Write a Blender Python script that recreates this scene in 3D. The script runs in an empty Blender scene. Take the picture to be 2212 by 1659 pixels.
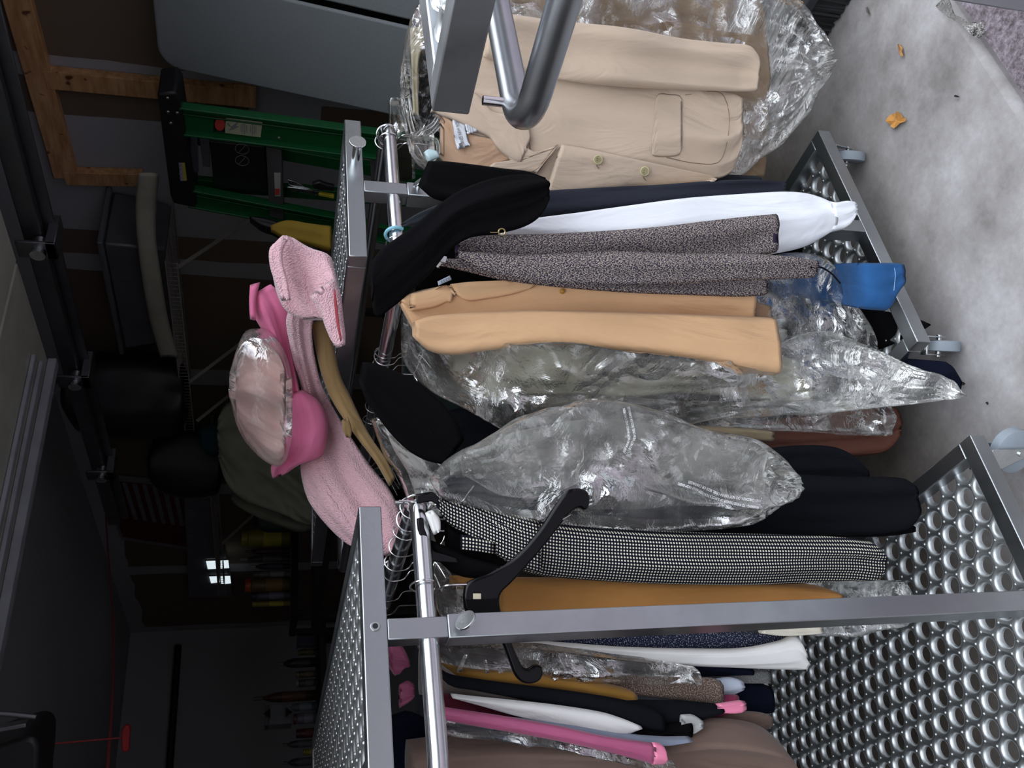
import bpy, bmesh, math, random
import numpy as np
from mathutils import Vector, Matrix
from mathutils.bvhtree import BVHTree

S = bpy.context.scene
COL = S.collection

# ------------------------------------------------------------------ camera
# phone held sideways: gravity runs towards the right-hand edge of the picture
CAMR = np.array([[0.823918, -0.56611, 0.026059], [-0.125531, -0.227153, -0.965735], [0.552631, 0.792415, -0.258219]])
FPX = 1936.738
CAM = np.array([0.0, 0.0, 1.55])
FW = np.array([0.572031, 0.820232, 0.0])       # horizontal viewing direction
RT = np.array([0.820232, -0.572031, 0.0])
cd = bpy.data.cameras.new('camera')
cam = bpy.data.objects.new('camera', cd)
COL.objects.link(cam)
cd.sensor_width = 36.0
cd.lens = FPX / 2212.0 * 36.0
cd.clip_start = 0.02
rm = Matrix((tuple(CAMR[1]), tuple(CAMR[0]), tuple(-CAMR[2]))).transposed()
cam.matrix_world = Matrix.Translation(Vector(CAM)) @ rm.to_4x4()
S.camera = cam

# ------------------------------------------------------------------ light: an overcast sky, darkened low down as unseen trees and houses to dim the garage
W = bpy.data.worlds.new('overcast_sky')
S.world = W
W.use_nodes = True
wn, wl = W.node_tree.nodes, W.node_tree.links
bg = wn['Background']
tc = wn.new('ShaderNodeTexCoord')
sp = wn.new('ShaderNodeSeparateXYZ')
wl.new(tc.outputs['Generated'], sp.inputs[0])
wr = wn.new('ShaderNodeValToRGB')
wl.new(sp.outputs['Z'], wr.inputs[0])
e = wr.color_ramp.elements
e[0].position = 0.0
e[0].color = (0.05, 0.052, 0.05, 1)
e[1].position = 1.0
e[1].color = (0.90, 0.95, 1.0, 1)
k = e.new(0.14); k.color = (0.05, 0.055, 0.055, 1)
k = e.new(0.32); k.color = (0.36, 0.38, 0.42, 1)
k = e.new(0.62); k.color = (0.78, 0.83, 0.91, 1)
wl.new(wr.outputs[0], bg.inputs[0])
bg.inputs[1].default_value = 4.0
S.view_settings.view_transform = 'Standard'
S.view_settings.look = 'None'
S.view_settings.gamma = 1.0
S.view_settings.use_curve_mapping = False
S.view_settings.exposure = 0.12
S.cycles.transparent_max_bounces = 24
S.cycles.max_bounces = 10

# ------------------------------------------------------------------ geometry of the view
def ray(x, y):
    return CAMR.T @ np.array([(829.5 - y) / FPX, (x - 1106.0) / FPX, 1.0])
def PD(x, y, d):
    r = ray(x, y); return CAM + r * (d / (r @ FW))
def PX(x, y, X):
    r = ray(x, y); return CAM + r * (X / r[0])
def PY(x, y, Y):
    r = ray(x, y); return CAM + r * (Y / r[1])
def PZ(x, y, Z):
    r = ray(x, y); return CAM + r * ((Z - CAM[2]) / r[2])

# ------------------------------------------------------------------ materials
MATS = {}
def newmat(name):
    m = bpy.data.materials.new(name); m.use_nodes = True
    n, l = m.node_tree.nodes, m.node_tree.links
    return m, n, l, n['Principled BSDF']
def rgba(c): return (c[0], c[1], c[2], 1.0)
def bumpit(n, l, p, src, strength, dist):
    b = n.new('ShaderNodeBump'); b.inputs['Strength'].default_value = strength; b.inputs['Distance'].default_value = dist
    l.new(src, b.inputs['Height']); l.new(b.outputs[0], p.inputs['Normal']); return b
def noise(n, l, vec, scale, detail=3.0, rough=0.5):
    t = n.new('ShaderNodeTexNoise'); t.inputs['Scale'].default_value = scale; t.inputs['Detail'].default_value = detail
    t.inputs['Roughness'].default_value = rough
    if vec is not None: l.new(vec, t.inputs['Vector'])
    return t
def ramp(n, l, src, stops, const=False):
    r = n.new('ShaderNodeValToRGB'); l.new(src, r.inputs[0])
    if const: r.color_ramp.interpolation = 'CONSTANT'
    e = r.color_ramp.elements
    e[0].position, e[0].color = stops[0][0], rgba(stops[0][1])
    e[1].position, e[1].color = stops[-1][0], rgba(stops[-1][1])
    for p, c in stops[1:-1]:
        q = e.new(p); q.color = rgba(c)
    return r
def coord(n, kind='Object'):
    return n.new('ShaderNodeTexCoord').outputs[kind]
def plain(name, c, rough=0.5, metal=0.0, var=0.12, scale=12.0, bump=0.0, spec=0.5, coat=0.0):
    if name in MATS: return MATS[name]
    m, n, l, p = newmat(name)
    v = coord(n)
    t = noise(n, l, v, scale)
    r = ramp(n, l, t.outputs['Fac'], [(0.3, [q * (1 - var) for q in c]), (0.7, [min(1, q * (1 + var)) for q in c])])
    l.new(r.outputs[0], p.inputs['Base Color'])
    p.inputs['Roughness'].default_value = rough
    p.inputs['Metallic'].default_value = metal
    p.inputs['Specular IOR Level'].default_value = spec
    p.inputs['Coat Weight'].default_value = coat
    if bump: bumpit(n, l, p, t.outputs['Fac'], bump, 0.01)
    MATS[name] = m
    return m
def metal(name, c, rough, smudge=0.12, scale=9.0):
    if name in MATS: return MATS[name]
    m, n, l, p = newmat(name)
    v = coord(n)
    t = noise(n, l, v, scale, 6.0, 0.6)
    t2 = noise(n, l, v, scale * 14, 3.0, 0.6)
    r = ramp(n, l, t.outputs['Fac'], [(0.3, [q * 0.8 for q in c]), (0.7, c)])
    l.new(r.outputs[0], p.inputs['Base Color'])
    p.inputs['Metallic'].default_value = 1.0
    rr = ramp(n, l, t.outputs['Fac'], [(0.3, [rough + smudge] * 3), (0.7, [rough] * 3)])
    l.new(rr.outputs[0], p.inputs['Roughness'])
    bumpit(n, l, p, t2.outputs['Fac'], 0.05, 0.002)
    MATS[name] = m
    return m
def fabric(name, c, weave=900.0, wb=0.25, rough=0.95, sheen=0.15, var=0.08, spec=0.15, c2=None, ns=None, lo=0.42, hi=0.58, crease=0.45, fleece=False):
    """cloth: fine thread bump on the UV of the garment (metres), optional speckled second colour"""
    if name in MATS: return MATS[name]
    m, n, l, p = newmat(name)
    uv = coord(n, 'UV')
    t = noise(n, l, uv, 7.0, 4.0)
    base = ramp(n, l, t.outputs['Fac'], [(0.3, [q * (1 - var) for q in c]), (0.7, [min(1, q * (1 + var)) for q in c])])
    out = base.outputs[0]
    if c2 is not None:
        t2 = noise(n, l, uv, ns or 400.0, 1.0)
        r2 = ramp(n, l, t2.outputs['Fac'], [(lo, (0, 0, 0)), (hi, (1, 1, 1))])
        mx = n.new('ShaderNodeMix'); mx.data_type = 'RGBA'
        l.new(r2.outputs[0], mx.inputs['Factor']); l.new(out, mx.inputs['A']); mx.inputs['B'].default_value = rgba(c2)
        out = mx.outputs['Result']
    l.new(out, p.inputs['Base Color'])
    tw = noise(n, l, uv, weave, 1.0)
    b1_ = bumpit(n, l, p, tw.outputs['Fac'], wb, 0.001 if not fleece else 0.004)
    mp_ = n.new('ShaderNodeMapping'); l.new(uv, mp_.inputs[0]); mp_.inputs['Scale'].default_value = (13.0, 3.2, 1.0); mp_.inputs['Rotation'].default_value = (0, 0, 0.12)
    cr_ = noise(n, l, mp_.outputs[0], 1.0, 3.0, 0.55); cr_.inputs['Distortion'].default_value = 1.6
    b0_ = n.new('ShaderNodeBump'); b0_.inputs['Strength'].default_value = crease; b0_.inputs['Distance'].default_value = 0.02
    l.new(cr_.outputs['Fac'], b0_.inputs['Height']); l.new(b0_.outputs[0], b1_.inputs['Normal'])
    p.inputs['Roughness'].default_value = rough
    p.inputs['Specular IOR Level'].default_value = spec
    p.inputs['Sheen Weight'].default_value = sheen
    MATS[name] = m
    return m
def mathn(n, l, op, a, b=None):
    q = n.new('ShaderNodeMath'); q.operation = op
    if hasattr(a, 'is_output'): l.new(a, q.inputs[0])
    else: q.inputs[0].default_value = a
    if b is not None:
        if hasattr(b, 'is_output'): l.new(b, q.inputs[1])
        else: q.inputs[1].default_value = b
    return q.outputs[0]
def birdseye():
    m, n, l, p = newmat('birdseye_wool')
    uv = coord(n, 'UV')
    s = n.new('ShaderNodeSeparateXYZ'); l.new(uv, s.inputs[0])
    u = mathn(n, l, 'SUBTRACT', mathn(n, l, 'FRACT', mathn(n, l, 'MULTIPLY', s.outputs[0], 178.0)), 0.5)
    v = mathn(n, l, 'SUBTRACT', mathn(n, l, 'FRACT', mathn(n, l, 'MULTIPLY', s.outputs[1], 178.0)), 0.5)
    d = mathn(n, l, 'SQRT', mathn(n, l, 'ADD', mathn(n, l, 'MULTIPLY', u, u), mathn(n, l, 'MULTIPLY', v, v)))
    r = ramp(n, l, d, [(0.23, (0.70, 0.68, 0.55)), (0.33, (0.006, 0.006, 0.014))])
    l.new(r.outputs[0], p.inputs['Base Color'])
    p.inputs['Roughness'].default_value = 0.9; p.inputs['Specular IOR Level'].default_value = 0.15
    return m
def tweed():
    m, n, l, p = newmat('tweed_wool')
    uv = coord(n, 'UV')
    outs = []
    for a in (0.78, -0.78):
        mp = n.new('ShaderNodeMapping'); l.new(uv, mp.inputs[0]); mp.inputs['Rotation'].default_value = (0, 0, a)
        mp.inputs['Scale'].default_value = (1.0, 0.4, 1.0)
        outs.append(noise(n, l, mp.outputs[0], 760.0, 0.0).outputs['Fac'])
    mx = mathn(n, l, 'MAXIMUM', outs[0], outs[1])
    big = noise(n, l, uv, 5.0, 2.0)
    r = ramp(n, l, mx, [(0.50, (0.030, 0.022, 0.045)), (0.57, (0.11, 0.085, 0.105)), (0.68, (0.46, 0.41, 0.34))])
    l.new(r.outputs[0], p.inputs['Base Color'])
    bumpit(n, l, p, mx, 0.5, 0.002)
    p.inputs['Roughness'].default_value = 0.95; p.inputs['Specular IOR Level'].default_value = 0.1
    return m
def plastic(name, milk=0.10, gloss=0.16, scale=9.0, tint=(0.96, 0.96, 0.95), bumpd=0.02):
    """thin polythene film: mostly clear, a little milky, glossy where it is creased"""
    if name in MATS: return MATS[name]
    m, n, l, p = newmat(name)
    n.remove(p)
    out = n['Material Output']
    uv = coord(n, 'UV')
    t0 = noise(n, l, uv, scale * 0.6, 2.0)
    sc = n.new('ShaderNodeVectorMath'); sc.operation = 'SCALE'; l.new(t0.outputs['Color'], sc.inputs[0]); sc.inputs['Scale'].default_value = 0.22
    av = n.new('ShaderNodeVectorMath'); av.operation = 'ADD'; l.new(uv, av.inputs[0]); l.new(sc.outputs[0], av.inputs[1])
    vo = n.new('ShaderNodeTexVoronoi'); vo.inputs['Scale'].default_value = scale; l.new(av.outputs[0], vo.inputs['Vector'])
    vo2 = n.new('ShaderNodeTexVoronoi'); vo2.inputs['Scale'].default_value = scale * 3.4; l.new(av.outputs[0], vo2.inputs['Vector'])
    t1 = noise(n, l, av.outputs[0], scale * 1.4, 5.0, 0.65)
    zone = noise(n, l, uv, scale * 0.55, 1.0)
    zr = ramp(n, l, zone.outputs['Fac'], [(0.50, (0, 0, 0)), (0.60, (1, 1, 1))])
    h = mathn(n, l, 'ADD', mathn(n, l, 'ADD', vo.outputs['Distance'], mathn(n, l, 'MULTIPLY', mathn(n, l, 'MULTIPLY', vo2.outputs['Distance'], 0.5), zr.outputs[0])), mathn(n, l, 'MULTIPLY', t1.outputs['Fac'], 0.5))
    b = n.new('ShaderNodeBump'); b.inputs['Strength'].default_value = 1.0; b.inputs['Distance'].default_value = bumpd; l.new(h, b.inputs['Height'])
    tr = n.new('ShaderNodeBsdfTransparent'); tr.inputs[0].default_value = rgba(tint)
    df = n.new('ShaderNodeBsdfDiffuse'); df.inputs[0].default_value = (0.88, 0.89, 0.84, 1)
    tl = n.new('ShaderNodeBsdfTranslucent'); tl.inputs[0].default_value = (0.88, 0.89, 0.84, 1)
    l.new(b.outputs[0], df.inputs['Normal'])
    md = n.new('ShaderNodeMixShader'); md.inputs[0].default_value = 0.4; l.new(df.outputs[0], md.inputs[1]); l.new(tl.outputs[0], md.inputs[2])
    m1 = n.new('ShaderNodeMixShader')
    lw = n.new('ShaderNodeLayerWeight'); lw.inputs['Blend'].default_value = 0.33; l.new(b.outputs[0], lw.inputs['Normal'])
    mv = noise(n, l, uv, scale * 0.9, 3.0)
    mr = ramp(n, l, mv.outputs['Fac'], [(0.4, (0.15,) * 3), (0.66, (1, 1, 1))])
    mf = mathn(n, l, 'MULTIPLY', mathn(n, l, 'ADD', mathn(n, l, 'MULTIPLY', lw.outputs['Facing'], 1.5), 0.6), mathn(n, l, 'MULTIPLY', mr.outputs[0], milk))
    l.new(mf, m1.inputs[0]); l.new(tr.outputs[0], m1.inputs[1]); l.new(md.outputs[0], m1.inputs[2])
    gl = n.new('ShaderNodeBsdfGlossy'); gl.inputs['Roughness'].default_value = 0.06; gl.inputs[0].default_value = (1, 1, 1, 1)
    l.new(b.outputs[0], gl.inputs['Normal'])
    m2 = n.new('ShaderNodeMixShader')
    gf = mathn(n, l, 'ADD', mathn(n, l, 'MULTIPLY', lw.outputs['Fresnel'], 0.75), mathn(n, l, 'MULTIPLY', zr.outputs[0], gloss))
    l.new(gf, m2.inputs[0]); l.new(m1.outputs[0], m2.inputs[1]); l.new(gl.outputs[0], m2.inputs[2])
    l.new(m2.outputs[0], out.inputs['Surface'])
    MATS[name] = m
    return m
def emit(name, c, s):
    m, n, l, p = newmat(name)
    p.inputs['Base Color'].default_value = rgba(c); p.inputs['Emission Color'].default_value = rgba(c); p.inputs['Emission Strength'].default_value = s
    return m

STEEL = metal('zinc_plated_steel', (0.47, 0.495, 0.515), 0.27)
PANEL = metal('embossed_zinc_sheet', (0.66, 0.69, 0.70), 0.40, 0.10, 14.0)
TUBE = metal('polished_steel_tube', (0.72, 0.73, 0.76), 0.16, 0.08)
DSTEEL = metal('dull_raw_steel', (0.42, 0.43, 0.45), 0.36, 0.12)
CHROME = metal('bright_wire', (0.80, 0.80, 0.80), 0.14, 0.05)
ZINC = metal('caster_zinc', (0.75, 0.78, 0.78), 0.22, 0.10, 30.0)
BLACKPL = plain('black_plastic', (0.002, 0.002, 0.0025), 0.08, var=0.05, spec=0.22)
GREYRUB = plain('grey_rubber', (0.26, 0.30, 0.34), 0.5)
DARK = plain('dark_hollow', (0.01, 0.01, 0.01), 0.8)
CLEAR = plastic('clear_hanger_plastic', 0.06, 0.20, 3.0, bumpd=0.002)
BAG = plastic('polythene_bag', 0.10, 0.42, 10.0)
BAGM = plastic('milky_polythene_bag', 0.20, 0.45, 9.0)
BAGS = plastic('shiny_crinkled_polythene', 0.07, 0.30, 11.0)

# ------------------------------------------------------------------ object helpers
def tag(o, label=None, cat=None, group=None, kind=None):
    if label: o['label'] = label
    if cat: o['category'] = cat
    if group: o['group'] = group
    if kind: o['kind'] = kind
    return o
def empty(name, loc, label=None, cat=None, group=None, rz=0.0, kind=None):
    o = bpy.data.objects.new(name, None); COL.objects.link(o)
    o.location = tuple(loc); o.rotation_euler = (0, 0, rz); o.empty_display_size = 0.05
    return tag(o, label, cat, group, kind)
def link(name, me, mat, parent=None, smooth=True):
    if mat is not None and not me.materials: me.materials.append(mat)
    o = bpy.data.objects.new(name, me); COL.objects.link(o)
    if smooth: me.shade_smooth()
    if parent is not None:
        o.parent = parent
        o.matrix_parent_inverse = Matrix.Translation(Vector(parent.location)).inverted() if parent.rotation_euler.z == 0 else (Matrix.Translation(parent.location) @ parent.rotation_euler.to_matrix().to_4x4()).inverted()
    return o
class MB:
    """collects shapes in world coordinates"""
    def __init__(s): s.v = []; s.f = []
    def add(s, v, f):
        o = len(s.v); s.v += [tuple(q) for q in v]; s.f += [tuple(i + o for i in q) for q in f]; return s
    def box(s, a, b):
        x0, y0, z0 = a; x1, y1, z1 = b
        return s.hexa([(x0, y0, z0), (x1, y0, z0), (x1, y1, z0), (x0, y1, z0), (x0, y0, z1), (x1, y0, z1), (x1, y1, z1), (x0, y1, z1)])
    def hexa(s, p):
        return s.add(p, [(0, 3, 2, 1), (4, 5, 6, 7), (0, 1, 5, 4), (1, 2, 6, 5), (2, 3, 7, 6), (3, 0, 4, 7)])
    def bar(s, a, b, w, h, up=(0, 0, 1)):
        a, b = np.array(a, float), np.array(b, float); t = b - a; t /= np.linalg.norm(t)
        u = np.cross(t, up)
        if np.linalg.norm(u) < 1e-4: u = np.array([1.0, 0, 0])
        u /= np.linalg.norm(u); v = np.cross(u, t)
        u = u * w / 2; v = v * h / 2
        return s.hexa([a - u - v, a + u - v, b + u - v, b - u - v, a - u + v, a + u + v, b + u + v, b - u + v])
    def tube(s, pts, r, n=10, closed=False, caps=True):
        P = np.array(pts, float); m = len(P)
        rr = np.full(m, r) if np.isscalar(r) else np.array(r, float)
        if closed: T = np.roll(P, -1, 0) - np.roll(P, 1, 0)
        else: T = np.gradient(P, axis=0)
        T /= np.linalg.norm(T, axis=1)[:, None] + 1e-12
        ref = np.array([0, 0, 1.0]) if abs(T[0][2]) < 0.9 else np.array([1.0, 0, 0])
        u = np.cross(T[0], ref); u /= np.linalg.norm(u)
        vs = []
        for i in range(m):
            u = u - T[i] * (u @ T[i]); u /= np.linalg.norm(u); w = np.cross(T[i], u)
            for k_ in range(n):
                a = 2 * math.pi * k_ / n
                vs.append(P[i] + rr[i] * (math.cos(a) * u + math.sin(a) * w))
        fs = []
        for i in range(m if closed else m - 1):
            j = (i + 1) % m
            for k_ in range(n):
                k2 = (k_ + 1) % n
                fs.append((i * n + k_, j * n + k_, j * n + k2, i * n + k2))
        if not closed and caps:
            fs.append(tuple(range(n))); fs.append(tuple((m - 1) * n + q for q in reversed(range(n))))
        return s.add(vs, fs)
    def cyl(s, a, b, r, n=24, r2=None):
        return s.tube([a, b], [r, r if r2 is None else r2], n)
    def ball(s, c, r, n=12, sq=(1, 1, 1)):
        vs, fs = [], []; m = n // 2
        for i in range(m + 1):
            t = math.pi * i / m
            for j in range(n):
                a = 2 * math.pi * j / n
                vs.append((c[0] + sq[0] * r * math.sin(t) * math.cos(a), c[1] + sq[1] * r * math.sin(t) * math.sin(a), c[2] + sq[2] * r * math.cos(t)))
        for i in range(m):
            for j in range(n):
                fs.append((i * n + j, (i + 1) * n + j, (i + 1) * n + (j + 1) % n, i * n + (j + 1) % n))
        return s.add(vs, fs)
    def build(s, name, mat, parent=None, bevel=0.0, smooth=None, seg=2):
        me = bpy.data.meshes.new(name)
        me.from_pydata([tuple(map(float, q)) for q in s.v], [], s.f)
        bm = bmesh.new(); bm.from_mesh(me)
        bmesh.ops.recalc_face_normals(bm, faces=bm.faces)
        bm.to_mesh(me); bm.free()
        o = link(name, me, mat, parent, smooth=False)
        if smooth is None: smooth = True
        if smooth:
            me.shade_smooth()
            try: me.set_sharp_from_angle(angle=math.radians(38))
            except Exception: pass
        if bevel:
            md = o.modifiers.new('bevel', 'BEVEL'); md.width = bevel; md.segments = seg; md.limit_method = 'ANGLE'; md.angle_limit = math.radians(40)
        return o

def vnoise(u, v, seed):
    """smooth value noise, numpy arrays in, 0..1 out"""
    iu, iv = np.floor(u).astype(int), np.floor(v).astype(int)
    fu, fv = u - iu, v - iv
    fu = fu * fu * (3 - 2 * fu); fv = fv * fv * (3 - 2 * fv)
    def h(a, b):
        x = (a * 374761393 + b * 668265263 + seed * 1442695041) & 0xffffffff
        x = ((x ^ (x >> 13)) * 1274126177) & 0xffffffff
        return ((x ^ (x >> 16)) & 0xffff) / 65535.0
    return (h(iu, iv) * (1 - fu) + h(iu + 1, iv) * fu) * (1 - fv) + (h(iu, iv + 1) * (1 - fu) + h(iu + 1, iv + 1) * fu) * fv
def spline(P, N):
    P = np.array(P, float)
    if len(P) == 2:
        t = np.linspace(0, 1, N)[:, None]; return P[0] + (P[1] - P[0]) * t
    k_ = np.concatenate([[0], np.cumsum(np.maximum(np.linalg.norm(np.diff(P[:, :3], axis=0), axis=1), 1e-5))])
    Tn = np.zeros_like(P)
    Tn[1:-1] = (P[2:] - P[:-2]) / (k_[2:] - k_[:-2])[:, None]
    Tn[0] = (P[1] - P[0]) / (k_[1] - k_[0]); Tn[-1] = (P[-1] - P[-2]) / (k_[-1] - k_[-2])
    ts = np.linspace(0, k_[-1], N); out = []
    for t in ts:
        i = min(np.searchsorted(k_, t, side='right') - 1, len(P) - 2)
        h = k_[i + 1] - k_[i]; s = (t - k_[i]) / h
        a = 2 * s ** 3 - 3 * s ** 2 + 1; b = s ** 3 - 2 * s ** 2 + s; c = -2 * s ** 3 + 3 * s ** 2; d = s ** 3 - s ** 2
        out.append(a * P[i] + b * h * Tn[i] + c * P[i + 1] + d * h * Tn[i + 1])
    return np.array(out)
def bvh(*objs):
    vs, fs = [], []
    for o in objs:
        n0 = len(vs); vs += [v.co.copy() for v in o.data.vertices]; fs += [[i + n0 for i in p.vertices] for p in o.data.polygons]
    return BVHTree.FromPolygons(vs, fs)
def unrows(rows, d):
    A, B = [], []
    for r in rows:
        if isinstance(r[0], tuple):      # ((xa,ya),(xb,yb)[,d])
            dd = r[2] if len(r) > 2 else d
            da, db = dd if isinstance(dd, tuple) else (dd, dd)
            A.append(PD(r[0][0], r[0][1], da)); B.append(PD(r[1][0], r[1][1], db))
        else:
            dd = r[3] if len(r) > 3 else d
            da, db = dd if isinstance(dd, tuple) else (dd, dd)
            A.append(PD(r[0], r[1], da)); B.append(PD(r[0], r[2], db))
    return np.array(A), np.array(B)
def cloth(name, rows, d, mat, T=0.03, nf=4.0, amp=0.006, seed=1, parent=None, res=0.010, on=None, off=0.003, crk=0.0, cks=14.0, pw=2.4, wave=0.0, back=0.6, fuzz=0.0, smooth=True, side=0.0):
    """a hanging or lying piece of cloth / film with a front, a back and folds; rows run along the piece, each from edge to edge"""
    fm_ = mat.name.endswith('polythene_bag') or mat.name.endswith('polythene')
    if fm_ and on is None: res = min(res, 0.0065)
    film = mat.name.endswith(('polythene_bag', 'polythene', 'plastic'))
    if on is None and not film: T *= 0.72; amp *= 1.7; pw = max(pw, 3.0)
    A, B = unrows(rows, d)
    L = np.linalg.norm(np.diff((A + B) / 2, axis=0), axis=1).sum()
    Wd = np.linalg.norm(A - B, axis=1).max()
    N = int(max(6, min(190, L / res))); M = int(max(7, min(100, Wd / res + 2)))
    AB = spline(np.hstack([A, B, ]), N); A, B = AB[:, :3], AB[:, 3:]
    s = np.linspace(0, 1, M); sg = 0.5 - 0.5 * np.cos(math.pi * s); s = 0.6 * s + 0.4 * sg
    P = A[:, None, :] + (B - A)[:, None, :] * s[None, :, None]
    wid = np.linalg.norm(B - A, axis=1)
    tl = np.concatenate([[0], np.cumsum(np.linalg.norm(np.diff((A + B) / 2, axis=0), axis=1))])
    S2 = np.repeat(s[None, :], N, 0); TL = np.repeat(tl[:, None], M, 1)
    rng = np.random.RandomState(seed)
    prof = (1 - np.abs(2 * s - 1) ** pw) ** (1 / pw)
    f = np.zeros_like(S2)
    for a_, n_ in ((1.0, 1.0), (0.55, 1.8), (0.35, 2.9)):
        ph, w1, w2 = rng.rand(3) * 6.28
        x = 2 * math.pi * (nf * n_ * S2 * 0.5) + ph + 0.9 * np.sin(TL * 3.1 + w1) + 0.5 * np.sin(TL * 7.3 + w2)
        f += a_ * (1 - 1.6 * np.abs(np.sin(x / 2)) ** 0.9)
    fade = 0.35 + 0.65 * (tl / max(L, 1e-6))[:, None]
    eg = np.minimum(tl, L - tl) / max(min(0.05, L * .3), 1e-5)
    fade = fade * (0.3 + 0.7 * np.clip(eg, 0, 1))[:, None]
    f *= fade * (0.6 + 0.8 * vnoise(S2 * nf, TL * 5, seed + 9))
    soft = 2 * vnoise(S2 * wid.max() * 9 + 3, TL * 6 + 7, seed + 3) - 1
    disp = T * prof[None, :] + (amp * f + amp * 0.8 * soft) * np.minimum(1, prof * 1.4)[None, :]
    if crk:
        crk = crk * 1.25
        U = S2 * wid.max()
        wu = U + 0.06 * vnoise(U * 7, TL * 7, seed + 20); wv = TL + 0.06 * vnoise(U * 7 + 9, TL * 7, seed + 21)
        c1 = (1 - np.abs(2 * vnoise(wu * cks + wv * 3, wv * cks, seed + 5) - 1)) ** 1.5
        c2 = 1 - np.abs(2 * vnoise(wu * cks * 2.3, wv * cks * 2.3 - wu * 9, seed + 6) - 1)
        disp += crk * (c1 + 0.5 * c2 - 0.9) * np.minimum(1, prof * 1.6)[None, :]
    if fuzz: disp += fuzz * (rng.rand(*disp.shape) - 0.5)
    N3 = -FW
    if side: N3 = -(FW * math.cos(side) + RT * math.sin(side))
    bk = -back * T * prof[None, :] * np.ones_like(disp) + 0.5 * amp * f * np.minimum(1, prof)[None, :]
    bk = np.minimum(bk, disp - 0.0015)
    if wave:
        q = wave * (vnoise(TL * 14, S2 * 0 + 2, seed + 31) - 0.5) * 2
        wd = (B - A) / (wid[:, None] + 1e-9)
        P = P + wd[:, None, :] * (q * (2 * S2 - 1))[:, :, None]
    if on is not None:
        Fp = np.zeros_like(P); hits = np.zeros((N, M))
        for i in range(N):
            for j in range(M):
                dr = P[i, j] - CAM; ln = np.linalg.norm(dr); dr = dr / ln
                h = on.ray_cast(Vector(CAM), Vector(dr))
                hits[i, j] = h[3] if h[0] is not None else -1
        ok = hits > 0
        med = np.median(hits[ok]) if ok.any() else 0
        for i in range(N):
            for j in range(M):
                dr = P[i, j] - CAM; ln = np.linalg.norm(dr); dr = dr / ln
                if hits[i, j] > 0 and abs(hits[i, j] - med) < 0.35: P[i, j] = CAM + dr * (hits[i, j] - off)
                elif ok.any():
                    P[i, j] = CAM + dr * (med - off)
    Fr = P + N3[None, None, :] * disp[:, :, None]
    Bk = P + N3[None, None, :] * bk[:, :, None]
    Bk = Bk[:, ::-1, :][:, 1:-1, :]
    ring = np.concatenate([Fr, Bk], 1); K = ring.shape[1]
    us = np.concatenate([s, 2 - s[::-1][1:-1]])
    verts = ring.reshape(-1, 3).tolist(); faces = []; uvs = []
    wm = wid.mean()
    for i in range(N - 1):
        for k_ in range(K):
            k2 = (k_ + 1) % K
            faces.append((i * K + k_, i * K + k2, (i + 1) * K + k2, (i + 1) * K + k_))
            ua, ub = us[k_] , (us[k2] if k2 else 2.0)
            uvs += [((ua - .5) * wid[i], tl[i]), ((ub - .5) * wid[i], tl[i]), ((ub - .5) * wid[i + 1], tl[i + 1]), ((ua - .5) * wid[i + 1], tl[i + 1])]
    # turned-in ends
    for i, sgn in ((0, 1), (N - 1, -1)):
        c = ring[i].mean(0); nx = ring[i + sgn].mean(0) - c; nx /= np.linalg.norm(nx) + 1e-9
        o0 = len(verts); dp = min(0.012, L * 0.2)
        verts += (c + (ring[i] - c) * 0.86 + nx * dp).tolist(); verts.append((c + nx * dp).tolist())
        for k_ in range(K):
            k2 = (k_ + 1) % K
            q = (i * K + k_, o0 + k_, o0 + k2, i * K + k2)
            faces.append(q if sgn == 1 else q[::-1]); uvs += [(0, 0)] * 4
            q = (o0 + k_, o0 + K, o0 + k2)
            faces.append(q if sgn == 1 else q[::-1]); uvs += [(0, 0)] * 3
    me = bpy.data.meshes.new(name)
    me.from_pydata(verts, [], faces)
    ul = me.uv_layers.new(name='uv')
    ul.data.foreach_set('uv', np.array(uvs, dtype=np.float32).ravel())
    return link(name, me, mat, parent, smooth)
def thing(name, label, cat, rows, d, mat, group=None, **kw):
    o = cloth(name, rows, d, mat, **kw)
    return tag(o, label, cat, group)
def cast(tree, x, y, off=0.002, d=1.5):
    r = ray(x, y); r /= np.linalg.norm(r)
    h = tree.ray_cast(Vector(CAM), Vector(r))
    return CAM + r * (h[3] - off) if h[0] is not None else PD(x, y, d)
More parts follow.
